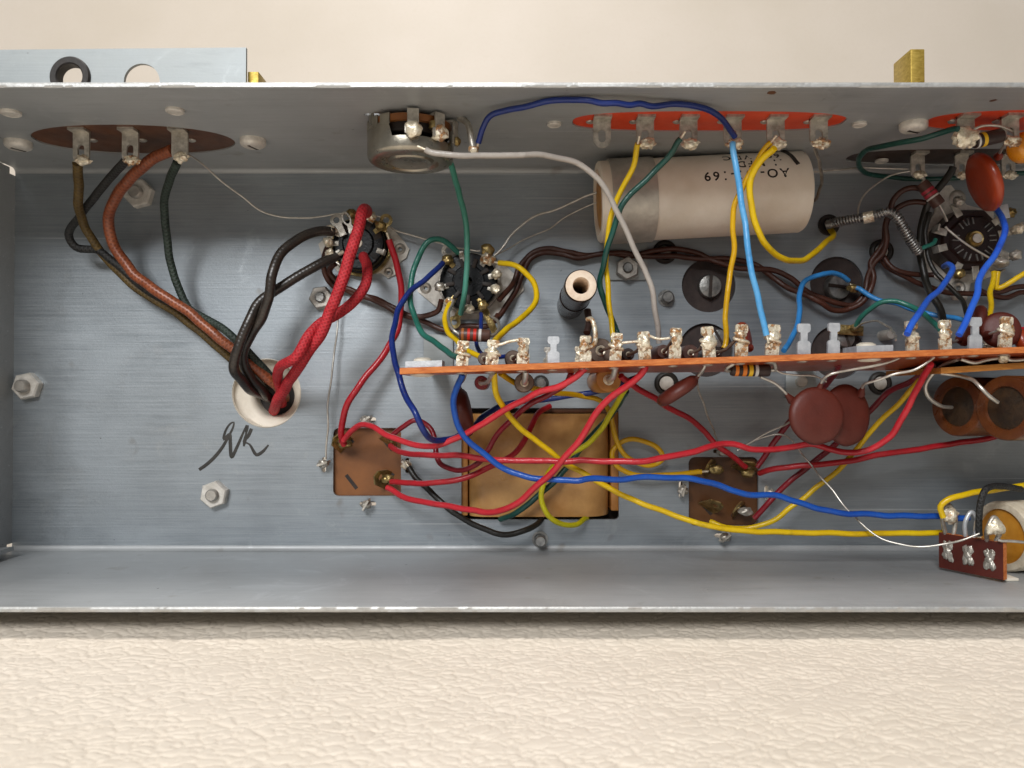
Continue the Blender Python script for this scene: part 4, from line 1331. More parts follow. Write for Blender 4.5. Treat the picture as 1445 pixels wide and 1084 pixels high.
onboard(1012, 498, 9, 'little dark resistor lying end-on beside the yellow wire end', 'res_dark', lug=[(1024, 493, 40), (1038, 480, 43)])
onboard(740, 540, 14, 'round brown component end hanging under the board beside yellow wire', 'res_grey', 38, 22, lug=[(741, 534, 41.5), (742, 524, 43)], r_lead=.75)
onboard(859, 536, 18.5, 'large tan round component end hanging under the board beside red wires', 'varnish', 36, 24, lug=[(865, 532, 40.5), (869, 517, 43)], r_lead=.75)
onboard(679, 540, 10, 'small dark red component end hanging under the board beside blue wire', 'w_maroon', 34, 18, lug=[(688, 539, 38), (695, 527, 43)], r_lead=.6)

def disc_cap(lbl, c, n, r, mat, th=2.6, sq=1.0, leads=(), neck=None, grp='ceramic disc capacitors', lm='wire_bare'):
    """lens shaped disc whose flat face looks along n"""
    t = thing('disc_capacitor', lbl, 'capacitor', c - Vector((0, 0, r)), grp)
    n = Vector(n).normalized()
    F = axis_frame(c, c + n)
    g = lathe([(0.0, -th * .5), (r * .5, -th * .48), (r * .82, -th * .40), (r * .95, -th * .26), (r, 0.0), (r * .95, th * .26), (r * .82, th * .40), (r * .5, th * .48), (0.0, th * .5)], 40, False)
    g.v = [Vector((p.x * sq * (1 + .015 * noise.noise(p * .3)), p.y * (1 + .015 * noise.noise(p * .3)), p.z + .22 * noise.noise(p * .22))) for p in g.v]
    part('disc', g.xf(F), M[mat], t, 60)
    for l in leads:
        pts = [P(*q) for q in l]
        part('lead', tube(pts, .36, 8, .6), M[lm], t, 60)
        d0 = (pts[1] - pts[0]).normalized()
        part('lead_collar', tube([pts[0] - d0 * 1.6, pts[0], pts[0] + d0 * 1.1], .85, 10, .4, rfun=lambda s_: 1.35 - .8 * s_), M[mat], t, 60)
    return t
disc_cap('large brown ceramic disc capacitor facing out, overlapping another disc below the board', P(1152, 587, 38), (.10, -1, .05), mm(41, 38), 'disc_cap', 3.0, 1, [[(1157, 546, 38), (1160, 538, 39), (1170, 529, 41), (1200, 522, 42), (1235, 516, 43), (1262, 508, 43.4), (1282, 498, 43.5)], [(1113, 560, 37), (1105, 551, 38), (1093, 541, 39), (1073, 532, 40)]])
disc_cap('darker brown ceramic disc capacitor tucked behind the large disc below the board', P(1194, 586, 33), (.45, -1, .05), mm(44, 33), 'disc_cap', 3.0, 1, [[(1216, 551, 34), (1219, 543, 36), (1240, 536, 39), (1262, 528, 41), (1290, 522, 42), (1310, 510, 43), (1326, 497, 43.5)]])
disc_cap('brown ceramic disc capacitor seen nearly edge-on, leaning under the board', P(956, 552, 38), (-.55, .05, .83), mm(33, 38), 'disc_cap', 3.6, 1, [[(981, 535, 40), (987, 528, 41), (993, 520, 42.5), (998, 509, 43.5)]])
disc_cap('dark brown ceramic disc capacitor seen edge-on beside the blue wire loop', P(654, 583, 22), (.98, -.02, .21), mm(35, 22), 'disc_cap', 4.6, 1, [[(650, 551, 22), (649, 545, 24), (655, 535, 34), (657, 528, 42)]])
disc_cap('red-orange ceramic disc capacitor leaning in front of the brown socket', P(1389, 257, 30), (-1.0, .2, -.35), mm(43, 30), 'disc_red', 3.6, 1, [[(1410, 218, 32), (1414, 210, 36), (1419, 203, 40)]])
disc_cap('bright orange dipped capacitor hanging below the orange terminal plate', P(1446, 208, 38), (.25, -1, 0), mm(22, 38), 'disc_orange', 6.0, 1, [[(1437, 193, 39), (1432, 188, 41), (1410, 178, 43), (1385, 178, 43.5), (1372, 184, 43)]])
disc_cap('brown ceramic disc capacitor standing on the board behind a clean lug', P(1372, 460, 30), (-.9, .25, .45), mm(31, 30), 'disc_cap', 3.4, 1, [[(1352, 480, 31), (1345, 483, 35), (1337, 478, 41)]])
disc_cap('brown ceramic disc capacitor standing on the board behind the last soldered lug', P(1412, 466, 36), (-.35, -1, .15), mm(26, 36), 'disc_cap', 3.4, 1, [[(1396, 472, 38), (1400, 470, 41), (1412, 466, 43.6)]])
disc_cap('small rust-coloured ceramic disc peeking above the wrapped lug on the board', P(1050, 476, 33), (.9, -.5, .2), mm(22, 33), 'disc_red', 3.0, 1, [[(1056, 490, 34), (1052, 487, 38), (1048, 480, 42)]])
disc_cap('small orange disc lying on the board beside the last lugs', P(1448, 480, 36), (.2, -1, .3), mm(16, 36), 'disc_red', 3.4, 1)
# tubular capacitors below the second board
def tube_cap(lbl, px, py, r, px2, py2, h, h2, wire):
    a, b = P(px2, py2, h2), P(px, py, h)
    t = thing('tubular_capacitor', lbl, 'capacitor', (a + b) / 2, 'brown tubular capacitors')
    F = axis_frame(a, b)
    L = (b - a).length
    rr = mm(r, h)
    part('body', lathe([(rr * .9, 0.0), (rr, .6), (rr, L - .5), (rr * .97, L - .1), (rr * .93, L), (rr * .68, L), (rr * .64, L - 1.0)], 44, False).xf(F), M['tube_cap'], t, 40)
    part('end_seal', lathe([(rr * .66, L - .7), (rr * .3, L - .3), (0.0, L - .2)], 30, False).xf(F), M['tube_end'], t, 60)
    part('lead', tube([P(*p) for p in wire], .5, 8, .6), M['wire_bare'], t, 60)
tube_cap('brown tubular capacitor with dark end and looped lead below the amber board', 1349, 574, 42, 1560, 574, 26, 8, [(1343, 575, 26.5), (1328, 573, 29), (1310, 560, 31), (1306, 545, 32), (1316, 528, 34), (1330, 516, 36), (1352, 507, 40)])
tube_cap('brown tubular capacitor with mottled end, nearer the open side below amber board', 1418, 576, 46, 1640, 576, 40, 20, [(1408, 568, 40.5), (1396, 559, 41), (1382, 545, 40), (1372, 536, 38), (1350, 530, 35), (1328, 527, 33)])
# second board below the first
a0, a1 = P(1328, 523, 40), P(1600, 506, 40)
b2 = thing('second_board', 'amber fibre board edge below the long orange board at its end', 'terminal board', (a0 + a1) / 2)
def bz2(x):
    return a0.z + (a1.z - a0.z) * (x - a0.x) / (a1.x - a0.x)
g = plate2d([(a0.x, 40), (a0.x, 12), (a1.x, 12), (a1.x, 40)], [], 0, 1.5)
g.v = [Vector((p.x, -p.y, bz2(p.x) + p.z - .8)) for p in g.v]
part('board_panel', g, M['board2_edge'], b2, 30)
part('solder_joint', blob(P(1416, 503, 41), 1.4, 1.2, 1.5, 5, .4), M['solder'], b2, 60)
part('lead', tube([P(1416, 503, 41), P(1425, 508, 41.5), P(1450, 507, 41.5)], .45, 8, .6), M['wire_bare'], b2, 60)
part('lead', tube([P(1356, 507, 40.5), P(1375, 512, 40.8), P(1392, 508, 40.8), P(1412, 505, 40.8)], .45, 8, .6), M['wire_bare'], b2, 60)

# ------------------------------------------------------------------ small strip and white capacitor on the lower wall
c00, c10, c11, c01 = P(1325, 796, 26), P(1416, 824, 40), P(1416, 770, 40), P(1325, 748, 26)
cen = (c00 + c10) / 2
ts = thing('terminal_strip', 'small maroon three-lug terminal strip standing on the lower chassis wall', 'terminal strip', Vector((cen.x, cen.y, ZB)))
ux = (c10 - c00)
ux.z = 0
W_ = ux.length
ux.normalize()
uz = Vector((0, 0, 1))
uy = Vector((ux.y, -ux.x, 0))
if uy.y > 0:
    uy = -uy
hgt = ((c01.z - c00.z) + (c11.z - c10.z)) / 2
Fs = frame(Vector((c00.x, c00.y, (c00.z + c10.z) / 2)), ux, uz, uy)
part('strip_panel', box(0, W_, 0, hgt, -1.5, 0).xf(Fs), M['strip'], ts, 30)
part('cut_edge', box(W_ + .01, W_ + .05, .02, hgt - .02, -1.48, -.02).xf(Fs), M['board_edge'], ts, 30)
part('cut_edge', box(.02, W_ - .02, hgt + .01, hgt + .05, -1.48, -.02).xf(Fs), M['board_edge'], ts, 30)
for i, (fx, fy) in enumerate(((.15, .52), (.47, .50), (.80, .48))):
    q = Fs @ Matrix.Translation((fx * W_, fy * hgt, 0))
    g = G()
    for k, (dx, dy, an) in enumerate(((-.45, 1.2, 12), (.55, 1.3, -8), (-.5, -1.1, -5), (.6, -1.3, 14))):
        g.add(blob((0, 0, 0), .8, 1.3, .45, i * 4 + k, .45).xf(Matrix.Translation((dx, dy, .1)) @ Matrix.Rotation(R(an), 4, 'Z')))
    g.add(blob((0, 0, .2), .95, .9, .55, i, .3))
    part('crimped_lug', g.xf(q), M['lug'], ts, 50)
for i, (px, py, h, s) in enumerate(((1339, 727, 30, 'lug'), (1371, 737, 33, None), (1403, 745, 40, 'lug'))):
    fx = (.15, .47, .80)[i]
    p0 = Fs @ Vector((fx * W_, hgt - .5, -.75))
    p1 = P(px, py, h)
    l = part('lug', tube([p0 + ux * 1.0, p1 + Vector((1.6, 0, 0)), p1 + Vector((0, 0, 2.6)), p1 + Vector((-1.6, 0, 0)), p0 - ux * 1.0], .55, 8, .4), M['lug' if i != 1 else 'alum'], ts, 50)
    if s:
        part('solder_joint', blob(p1 + Vector((0, -.4, 0)), 1.9, 1.3, 1.9 if i == 0 else 2.0, 400 + i, .45), M['solder'], l, 60)
q = P(1420, 800, 37)
part('foot', box(q.x - 1, q.x + 2.5, -38, -30, ZB + .03, ZB + .8, .2), M['cream_rubber'], ts, 30)
# white capacitor behind the strip
a, b = P(1412, 748, 27), P(1620, 748, 14)
rr = mm(49, 27)
a.z = b.z = ZB + rr + .05
wc = thing('paper_capacitor', 'white cardboard tube capacitor with amber end behind the small strip', 'capacitor', Vector(((a.x + b.x) / 2, (a.y + b.y) / 2, ZB)))
F = axis_frame(a, b)
L = (b - a).length
part('card_tube', lathe([(rr * .78, 1.6), (rr * .78, .1), (rr * .84, 0.0), (rr * .96, .1), (rr, .6), (rr, L)], 56, False).xf(F), M['paper_edge'], wc, 40)
part('wax_seal', lathe([(0.0, .5), (rr * .4, .35), (rr * .79, .9), (rr * .79, 3)], 36, False).xf(F), M['wax'], wc, 60)

# ------------------------------------------------------------------ wires
WG = 'wires inside the chassis'
wseed = [0]
def fit(p, r, deep):
    """keep a point off the upper and lower walls by sliding it along its ray, and off the plate"""
    px, py, h = p
    q = P(px, py, h)
    k = 0
    while (q.z > ZT - r - .1 or q.z < ZB + r + .1) and k < 60 and h < 60:
        h += 1.0
        q = P(px, py, h)
        k += 1
    if not deep and h < r + .1:
        q = P(px, py, r + .1)
    return q
def wire(kind, lbl, mat, wpx, pts, deep=False, wob=.4, ends=None, n=12, hz_=None):
    hm = sum(p[2] for p in pts) / len(pts)
    r = mm(wpx, hm) / 2 * (.92 if kind == 'wire' else 1.0)
    wseed[0] += 1
    q = [fit(p, r, deep) for p in pts]
    g = tube(q, r, n, .8, wob, wseed[0])
    o = part(kind, g, M[mat], None, 60, loc=q[0])
    tag(o, lbl, 'wire', WG)
    if ends:
        for e in ends:
            i, j = (0, 1) if e == 0 else (-1, -2)
            d = (q[i] - q[j]).normalized()
            part('bared_end', tube([q[i] - d * .4, q[i] + d * .9, q[i] + d * 2.0], r * .42, 8, .5), M['solder'], o, 60)
    return o
def lin_h(pts, h):
    """give a height profile to 2-D points: h is one number or a list of numbers spread evenly"""
    if isinstance(h, (int, float)):
        h = [h, h]
    out = []
    m = len(pts) - 1
    for i, (x, y) in enumerate(pts):
        t = i / m * (len(h) - 1)
        k = min(int(t), len(h) - 2)
        out.append((x, y, h[k] + (h[k + 1] - h[k]) * (t - k)))
    return out
def w(kind, lbl, mat, wpx, pts, h, **k):
    return wire(kind, lbl, mat, wpx, lin_h(pts, h), **k)

# cloth covered supply leads
w('cloth_wire', 'olive-brown cloth wire from the first lug of the dark brown plate', 'c_olive', 12, [(109, 230), (110, 258), (110, 288), (118, 315), (132, 340), (150, 364), (172, 388), (205, 415), (245, 440), (290, 474), (335, 515), (365, 545), (380, 560)], [31, 22, 12, 7, 6, 5, 1, -5], deep=True)
w('cloth_wire', 'black cloth wire bending sharply from the second lug of dark brown plate', 'c_black', 11, [(178, 226), (163, 242), (138, 272), (110, 308), (97, 332), (107, 349), (138, 354), (166, 374), (205, 408), (262, 440), (318, 485), (362, 535), (378, 558)], [31, 24, 14, 9, 9, 9, 6, 2, -5], deep=True)
w('cloth_wire', 'rust-brown waxed cloth wire curving from the third lug to the cream grommet', 'c_orange', 15, [(243, 212), (216, 224), (186, 249), (163, 280), (153, 312), (161, 346), (186, 382), (225, 414), (268, 441), (312, 480), (355, 515), (392, 548), (402, 562)], [31, 26, 18, 12, 11, 12, 12, 8, -4], deep=True)
w('cloth_wire', 'dark green cloth wire dropping from the third lug of dark brown plate', 'c_green', 11, [(250, 229), (239, 258), (231, 292), (235, 335), (243, 375), (254, 412), (270, 438), (300, 455), (330, 476), (362, 508), (388, 540), (396, 556)], [31, 22, 14, 9, 8, 12, 14, 6, -4], deep=True)
w('cloth_wire', 'black waxed wire, upper of the twisted pair leaving the red-wired socket', 'c_tar', 14, [(470, 326), (450, 327), (429, 333), (408, 347), (392, 364), (383, 388), (380, 408), (377, 426), (370, 450), (356, 470), (346, 492), (345, 512), (354, 533), (374, 553), (384, 565)], [9, 13, 17, 20, 19, 16, 14, 8, -4], deep=True, ends=[0])
w('cloth_wire', 'black waxed wire, lower of the twisted pair leaving the red-wired socket', 'c_tar', 14, [(476, 360), (455, 371), (429, 385), (405, 400), (384, 413), (366, 428), (353, 449), (343, 474), (333, 502), (331, 518), (340, 537), (356, 551), (378, 562)], [9, 12, 14, 16, 18, 19, 18, 10, -4], deep=True, ends=[0])
w('cloth_wire', 'red cloth wire with its dark folded end at the top of the socket', 'c_red', 15.8, [(519, 303), (516, 296), (511, 300), (505, 325), (495, 357), (485, 390), (475, 420), (464, 444), (453, 469), (441, 489), (428, 508), (417, 524), (405, 543), (391, 568), (386, 580)], [8, 20, 25, 27, 27, 26, 24, 22, 16, 6, -4], deep=True, n=16)
w('cloth_wire', 'red cloth wire looping out of the socket centre and twisting to the grommet', 'c_red', 14.6, [(513, 362), (517, 374), (519, 386), (517, 400), (509, 413), (492, 431), (472, 446), (453, 458), (436, 473), (426, 491), (418, 503), (405, 511), (394, 521), (393, 536), (396, 556), (398, 570)], [8, 16, 19, 20, 20, 21, 25, 26, 24, 14, 5, -4], deep=True, n=16)

# bare ground wire
w('bare_wire', 'thin bare wire sagging from the dark brown plate to the red-wired socket', 'wire_bare', 2.6, [(258, 213), (272, 222), (292, 238), (318, 260), (342, 279), (370, 297), (410, 308), (450, 306), (474, 303), (505, 302), (545, 308)], [30, 22, 14, 9, 8, 9, 8])
w('bare_wire', 'thin bare wire running between the tops of the two black sockets', 'wire_bare', 2.6, [(546, 314), (556, 325), (589, 335), (615, 342), (640, 348), (678, 354)], [8, 5, 4, 5, 7])
w('bare_wire', 'thin bare wire hanging straight from the socket to the brown can capacitor tab', 'wire_bare', 2.6, [(484, 392), (478, 440), (473, 490), (468, 530), (463, 570), (463, 605), (460, 648)], [3, 3, 3.5, 4, 4, 3])
w('bare_wire', 'upper bare lead from the cream capacitor end to the nine-pin socket', 'wire_bare', 3.4, [(842, 272), (826, 276), (805, 287), (780, 297), (760, 303), (742, 314), (724, 330), (712, 345), (697, 361)], [12, 10, 8, 8, 8])
w('bare_wire', 'lower bare lead from the cream capacitor end to the nine-pin socket', 'wire_bare', 2.2, [(845, 285), (820, 294), (798, 306), (775, 324), (755, 332), (737, 340), (715, 352), (700, 360)], [8, 4, 3, 4, 6])
w('bare_wire', 'bare wire running from the cream capacitor to the dark terminal strip', 'wire_bare', 2.6, [(1143, 242), (1180, 240), (1220, 237), (1255, 238), (1292, 239)], [13, 10, 9, 11])
w('bare_wire', 'bare wire curving from the dark terminal strip down to the spring sleeve', 'wire_bare', 2.6, [(1290, 240), (1272, 243), (1250, 252), (1230, 265), (1216, 282), (1211, 298), (1213, 313)], [12, 10, 10, 11, 13])
w('bare_wire', 'short bare wire from the last orange-plate lug to the capacitor end', 'wire_grey_bare', 4.5, [(1151, 206), (1152, 216), (1157, 232), (1159, 250), (1158, 265), (1152, 280), (1144, 286)], [40, 34, 25, 16, 12])

# maroon / red wires on the left
w('wire', 'dark red wire arcing from the red-wired socket down to the brown can', 'w_red', 10, [(549, 338), (556, 360), (563, 388), (566, 419), (563, 460), (549, 489), (529, 517), (511, 539), (492, 567), (484, 590), (482, 612), (486, 628)], [9, 8, 7, 7, 9, 10, 8, 4], ends=[0])
w('wire', 'brown wire, upper strand of the twisted pair between the two black sockets', 'w_brown', 8.5, [(468, 340), (461, 352), (456, 368), (460, 388), (472, 405), (494, 409), (515, 418), (540, 425), (559, 436), (579, 446), (600, 447), (618, 438), (623, 424)], [8, 4, 2.2, 2.2, 4, 2.2, 3.5, 5, 8])
w('wire', 'brown wire, lower strand of the twisted pair between the two black sockets', 'w_brown', 8.5, [(474, 372), (466, 384), (478, 400), (499, 415), (522, 420), (543, 430), (563, 442), (583, 449), (606, 458), (630, 466), (655, 461), (690, 459), (703, 444)], [7, 2.2, 2.2, 4, 2.2, 4, 2.2, 3, 4, 7])

# pot and terminal plate wires
w('wire', 'pale green wire dropping from the potentiometer across the nine-pin socket face', 'w_teal', 9, [(630, 207), (635, 232), (648, 272), (657, 312), (659, 350), (659, 385), (656, 418), (650, 443)], [42, 34, 24, 18, 16, 15, 9])
w('wire', 'green wire arching out of the nine-pin socket and down to the board', 'w_green', 9, [(647, 357), (636, 346), (622, 338), (608, 340), (596, 355), (584, 382), (579, 412), (583, 442), (595, 468), (615, 485), (636, 499), (646, 504)], [9, 12, 14, 14, 14, 16, 22, 30, 36])
w('wire', 'grey wire sweeping from the potentiometer down over the cream capacitor', 'w_grey', 9, [(600, 211), (615, 217), (652, 220), (702, 220), (760, 218), (792, 223), (820, 233), (840, 248), (855, 268), (870, 296), (884, 326), (898, 356), (911, 386), (921, 412), (926, 448), (930, 484)], [50, 50, 48, 44, 42, 40, 38, 36, 34, 30], ends=[0])
w('wire', 'navy blue wire running under the upper wall from potentiometer to orange plate', 'w_navy', 9.5, [(675, 202), (681, 182), (691, 164), (715, 156), (742, 151), (770, 143), (800, 141), (830, 142), (850, 146), (869, 145), (889, 148), (903, 146), (920, 150), (950, 147), (980, 150), (1002, 156), (1018, 167), (1028, 180), (1037, 193)], [46, 50, 55, 57, 57, 56, 54, 50, 44], ends=[0], wob=.1)
w('wire', 'sky blue wire hanging from the orange plate down to the board', 'w_sky', 9.5, [(1034, 202), (1034, 215), (1037, 236), (1044, 268), (1051, 312), (1056, 352), (1063, 390), (1069, 420), (1076, 448), (1082, 473)], [43, 44, 44, 45, 45, 45], ends=[1])
w('wire', 'yellow wire hanging from the second orange-plate lug beside the green wire', 'w_yellow', 8.5, [(900, 203), (892, 240), (874, 274), (862, 309), (856, 345), (855, 368), (857, 396), (860, 430), (863, 468), (866, 486)], [43, 36, 34, 30, 30, 30, 32], ends=[0])
w('wire', 'dark green wire hanging from the third orange-plate lug over the capacitor', 'w_dgreen', 9, [(960, 196), (946, 217), (926, 240), (902, 262), (882, 285), (871, 308), (861, 340), (852, 374), (846, 402), (853, 428), (865, 452), (872, 472), (874, 490)], [43, 40, 38, 36, 33, 28, 26, 28], ends=[0])
w('wire', 'amber yellow wire from the fifth orange-plate lug straight down to the board', 'w_amber', 8.5, [(1088, 201), (1073, 220), (1060, 240), (1047, 267), (1037, 290), (1034, 318), (1036, 346), (1031, 382), (1026, 412), (1024, 445), (1025, 470), (1021, 492)], [43, 38, 36, 34, 34, 34], ends=[0])
w('wire', 'bright yellow wire looping from the fifth orange-plate lug to the plate bushing', 'w_yellow', 9.5, [(1093, 209), (1076, 224), (1064, 244), (1058, 268), (1061, 294), (1068, 320), (1078, 343), (1093, 358), (1112, 367), (1131, 368), (1150, 356), (1169, 339), (1176, 331), (1170, 322)], [44, 40, 38, 36, 33, 26, 16, 8, -1], deep=True)
w('wire', 'navy blue wire leaving the nine-pin socket and passing the board end', 'w_navy', 9, [(625, 371), (616, 380), (600, 396), (579, 412), (565, 432), (556, 459), (554, 489), (560, 519), (573, 558), (586, 585), (597, 608), (610, 621), (638, 619), (662, 607), (683, 587), (706, 574), (749, 566), (780, 563), (814, 557), (845, 551), (874, 541), (898, 533)], [10, 14, 18, 26, 34, 40, 30, 18, 10, 10, 14, 22], ends=[0])
w('wire', 'short navy wire running from the nine-pin socket behind the lower resistor', 'w_navy', 6.5, [(679, 443), (679, 455), (677, 470), (672, 484), (678, 497), (692, 504), (712, 503), (724, 503)], [9, 14, 18, 22, 28, 30])
w('wire', 'yellow wire from the nine-pin socket curling round to the board front', 'w_yellow', 9, [(704, 371), (722, 373), (740, 384), (754, 403), (756, 422), (744, 441), (724, 457), (706, 474), (698, 482)], [10, 13, 16, 20, 26, 36, 42], ends=[0])
w('wire', 'kinked yellow wire beside the resistor lead left of the nine-pin socket', 'w_yellow', 8.5, [(636, 428), (632, 438), (627, 452), (632, 467), (644, 481), (656, 492), (672, 501), (684, 508)], [10, 14, 18, 24, 30, 34])
# brown heater pair to the right
w('wire', 'brown wire, upper strand of the twisted heater pair crossing the plate', 'w_brown', 8.5, [(704, 424), (716, 410), (725, 396), (736, 374), (753, 356), (777, 350), (802, 356), (827, 361), (860, 357), (890, 361), (920, 355), (947, 352), (980, 356), (1014, 371), (1059, 380), (1089, 381), (1114, 392), (1139, 411), (1164, 423), (1188, 429), (1206, 430), (1221, 410), (1226, 388), (1233, 372), (1246, 358), (1252, 340), (1251, 318), (1257, 298), (1263, 280), (1275, 268), (1291, 265), (1308, 270)], [8, 3, 2.2, 2.2, 2.2, 2.2, 3, 4, 3, 2.2, 2.2, 3, 6, 8, 10, 12])
w('wire', 'brown wire, lower strand of the twisted heater pair crossing the plate', 'w_brown', 8.5, [(699, 453), (714, 432), (729, 408), (738, 386), (748, 366), (766, 357), (790, 358), (815, 365), (850, 359), (880, 357), (905, 362), (940, 361), (989, 364), (1027, 366), (1062, 372), (1086, 388), (1110, 405), (1139, 417), (1158, 428), (1174, 437), (1194, 438), (1214, 428), (1228, 410), (1233, 390), (1229, 372), (1238, 358), (1248, 342), (1250, 322), (1256, 306), (1266, 293), (1280, 286), (1295, 285), (1312, 288)], [6, 2.2, 2.2, 2.2, 3, 2.2, 3, 2.2, 4, 5, 3, 4, 3, 4, 6, 8, 10])
w('wire', 'brown wire, upper strand from the grommet to the brown socket', 'w_brown', 8, [(1240, 352), (1248, 364), (1259, 377), (1276, 384), (1296, 388), (1318, 388)], [1, 4, 5, 5, 6], deep=True)
w('wire', 'brown wire, lower strand passing beneath the brown socket toward the right', 'w_brown', 8, [(1240, 360), (1249, 374), (1262, 383), (1284, 394), (1306, 404), (1331, 411), (1352, 414), (1384, 415), (1412, 412), (1430, 405), (1460, 404)], [1, 4, 4, 4, 4, 4], deep=True)
w('wire', 'brown wire twisting beside the yellow wires right of the brown socket', 'w_brown', 8, [(1380, 408), (1400, 418), (1422, 420), (1440, 413), (1465, 414)], [4, 5, 4, 4])
# right hand blues, greens, blacks
w('wire', 'medium blue wire arching from the fibre-disc screw down behind the board', 'w_midblue', 8, [(1197, 396), (1188, 389), (1172, 386), (1152, 389), (1136, 399), (1129, 416), (1129, 440), (1124, 464), (1114, 482), (1106, 495)], [5, 8, 12, 16, 22, 30])
w('wire', 'medium blue wire running from the fibre-disc screw toward the brown discs', 'w_midblue', 7.5, [(1208, 406), (1224, 415), (1243, 424), (1267, 428), (1293, 438), (1320, 445), (1350, 449), (1376, 458), (1392, 465)], [4, 6, 8, 10, 16, 24], ends=[0])
w('wire', 'green wire arching from the lower fibre-disc lug to the board', 'w_green', 8, [(1208, 460), (1215, 450), (1226, 438), (1241, 428), (1262, 426), (1284, 432), (1303, 444), (1316, 454), (1328, 468)], [5, 9, 13, 16, 22, 30], ends=[0])
w('wire', 'bright blue wire from the brown socket rim to the first lug past the bar', 'w_bblue', 9.2, [(1332, 376), (1338, 373), (1344, 379), (1338, 393), (1326, 409), (1311, 422), (1298, 441), (1287, 457), (1280, 472)], [11, 18, 26, 34, 45, 47], wob=.12)
w('wire', 'long bright blue wire from above the brown socket down to the board', 'w_bblue', 9.4, [(1402, 292), (1408, 297), (1415, 310), (1418, 325), (1411, 347), (1401, 364), (1388, 381), (1381, 398), (1379, 415), (1370, 437), (1361, 458), (1353, 473)], [12, 24, 32, 36, 40, 44, 46], wob=.12)
w('wire', 'thick black wire passing left of the brown socket from the dark strip', 'w_black', 11, [(1345, 236), (1328, 262), (1309, 289), (1302, 308), (1299, 328), (1299, 358), (1303, 388), (1312, 412), (1328, 442), (1334, 470)], [14, 12, 8, 7, 7, 9, 14, 22])
w('wire', 'thin black wire slanting under the bright blue wire to the board', 'w_black', 7, [(1312, 300), (1307, 325), (1308, 356), (1317, 380), (1332, 397), (1352, 416), (1362, 434), (1366, 455)], [10, 10, 11, 13, 18, 24])
w('wire', 'yellow wire hanging straight from the brown socket rim to the brown disc', 'w_yellow', 8, [(1402, 384), (1399, 402), (1397, 415), (1399, 434), (1395, 450), (1388, 464)], [14, 16, 20, 26])
w('wire', 'yellow wire with a sharp hairpin bend right of the brown socket', 'w_yellow', 8, [(1408, 384), (1406, 396), (1406, 406), (1414, 405), (1426, 399), (1445, 387), (1470, 372)], [14, 14, 15, 16])
w('wire', 'dark green wire looping beside the white screw head on the upper wall', 'w_dgreen', 8, [(1352, 182), (1328, 188), (1290, 197), (1250, 205), (1225, 212), (1212, 224), (1214, 238), (1232, 247), (1262, 251), (1300, 253), (1352, 251), (1400, 247), (1460, 243)], [46, 42, 36, 28, 20, 12, 6, 4, 4, 4, 4])
w('wire', 'dark green wire end emerging from the spring sleeve at the brown socket', 'w_green', 6.5, [(1298, 353), (1306, 348), (1314, 344), (1320, 338)], [12, 12, 11])
w('bare_wire', 'stiff bare wire crossing the brown socket face diagonally', 'wire_bare', 3.2, [(1334, 320), (1350, 333), (1372, 350), (1392, 362), (1412, 370)], [14, 15, 15, 14])
w('wire', 'short maroon wire at the right edge behind the last board lug', 'w_red', 6, [(1380, 469), (1400, 466), (1432, 465), (1465, 464)], [22, 24, 24])

# wires below the board
w('wire', 'pale red wire sweeping from the board under-side to the brown can tab', 'w_bright_red', 9.5, [(826, 519), (813, 532), (788, 545), (755, 555), (735, 567), (702, 585), (676, 602), (650, 615), (625, 626), (605, 630), (585, 627), (550, 616), (526, 603), (510, 599), (497, 607), (485, 622)], [44, 42, 38, 34, 30, 28, 24, 18, 12, 6])
w('wire', 'dark red wire looping back from the board beneath the pale red wire', 'w_maroon', 8.5, [(806, 526), (800, 541), (774, 557), (749, 570), (725, 590), (705, 611), (689, 636), (676, 652), (656, 662), (637, 662), (622, 655), (616, 640), (614, 620), (606, 603), (587, 593), (569, 602), (550, 617)], [36, 32, 28, 24, 20, 16, 12, 10, 8, 8, 5])
w('wire', 'long red wire running level from the brown can to the far board end', 'w_bright_red', 9.5, [(551, 629), (566, 638), (599, 643), (645, 643), (700, 648), (774, 651), (849, 650), (900, 651), (944, 645), (977, 637), (1006, 629), (1033, 627), (1059, 633), (1088, 634), (1121, 630), (1146, 627), (1172, 633), (1204, 639), (1233, 632), (1254, 618), (1272, 593), (1289, 558), (1302, 534), (1313, 514)], [5, 14, 22, 26, 30, 28, 24, 20, 18, 20, 24, 28, 34, 42])
w('wire', 'dark red wire curving from the brown can up into the transformer opening', 'w_red', 9, [(552, 680), (575, 681), (600, 683), (638, 679), (675, 667), (705, 652), (726, 639), (740, 622), (750, 602), (760, 583), (776, 573)], [5, 10, 14, 14, 12, 10, 6, 2], deep=True)
w('wire', 'pale red wire rising from the brown can across the transformer to the board', 'w_bright_red', 10, [(546, 688), (569, 702), (600, 709), (650, 718), (685, 723), (708, 721), (731, 709), (755, 689), (780, 664), (804, 637), (824, 612), (840, 587), (860, 562), (885, 545), (904, 527), (911, 515)], [5, 12, 20, 26, 30, 33, 36, 38, 41, 44])
w('wire', 'dark red wire slanting from the board to the dark can capacitor', 'w_red', 9, [(876, 530), (900, 549), (927, 564), (945, 577), (977, 593), (996, 611), (1015, 631), (1034, 645), (1052, 659)], [36, 28, 18, 12, 10, 5])
w('wire', 'dark red wire rising from the dark can to behind the large brown disc', 'w_maroon', 9, [(1068, 660), (1082, 640), (1098, 616), (1112, 598), (1138, 570), (1160, 548), (1178, 528), (1184, 512)], [4, 5, 8, 14, 24, 34])
w('wire', 'red wire running from the dark can to the brown tubular capacitors', 'w_red', 9, [(1072, 668), (1086, 664), (1121, 658), (1166, 655), (1223, 646), (1281, 636), (1339, 627), (1398, 618), (1440, 606)], [5, 10, 14, 16, 16, 14, 12])
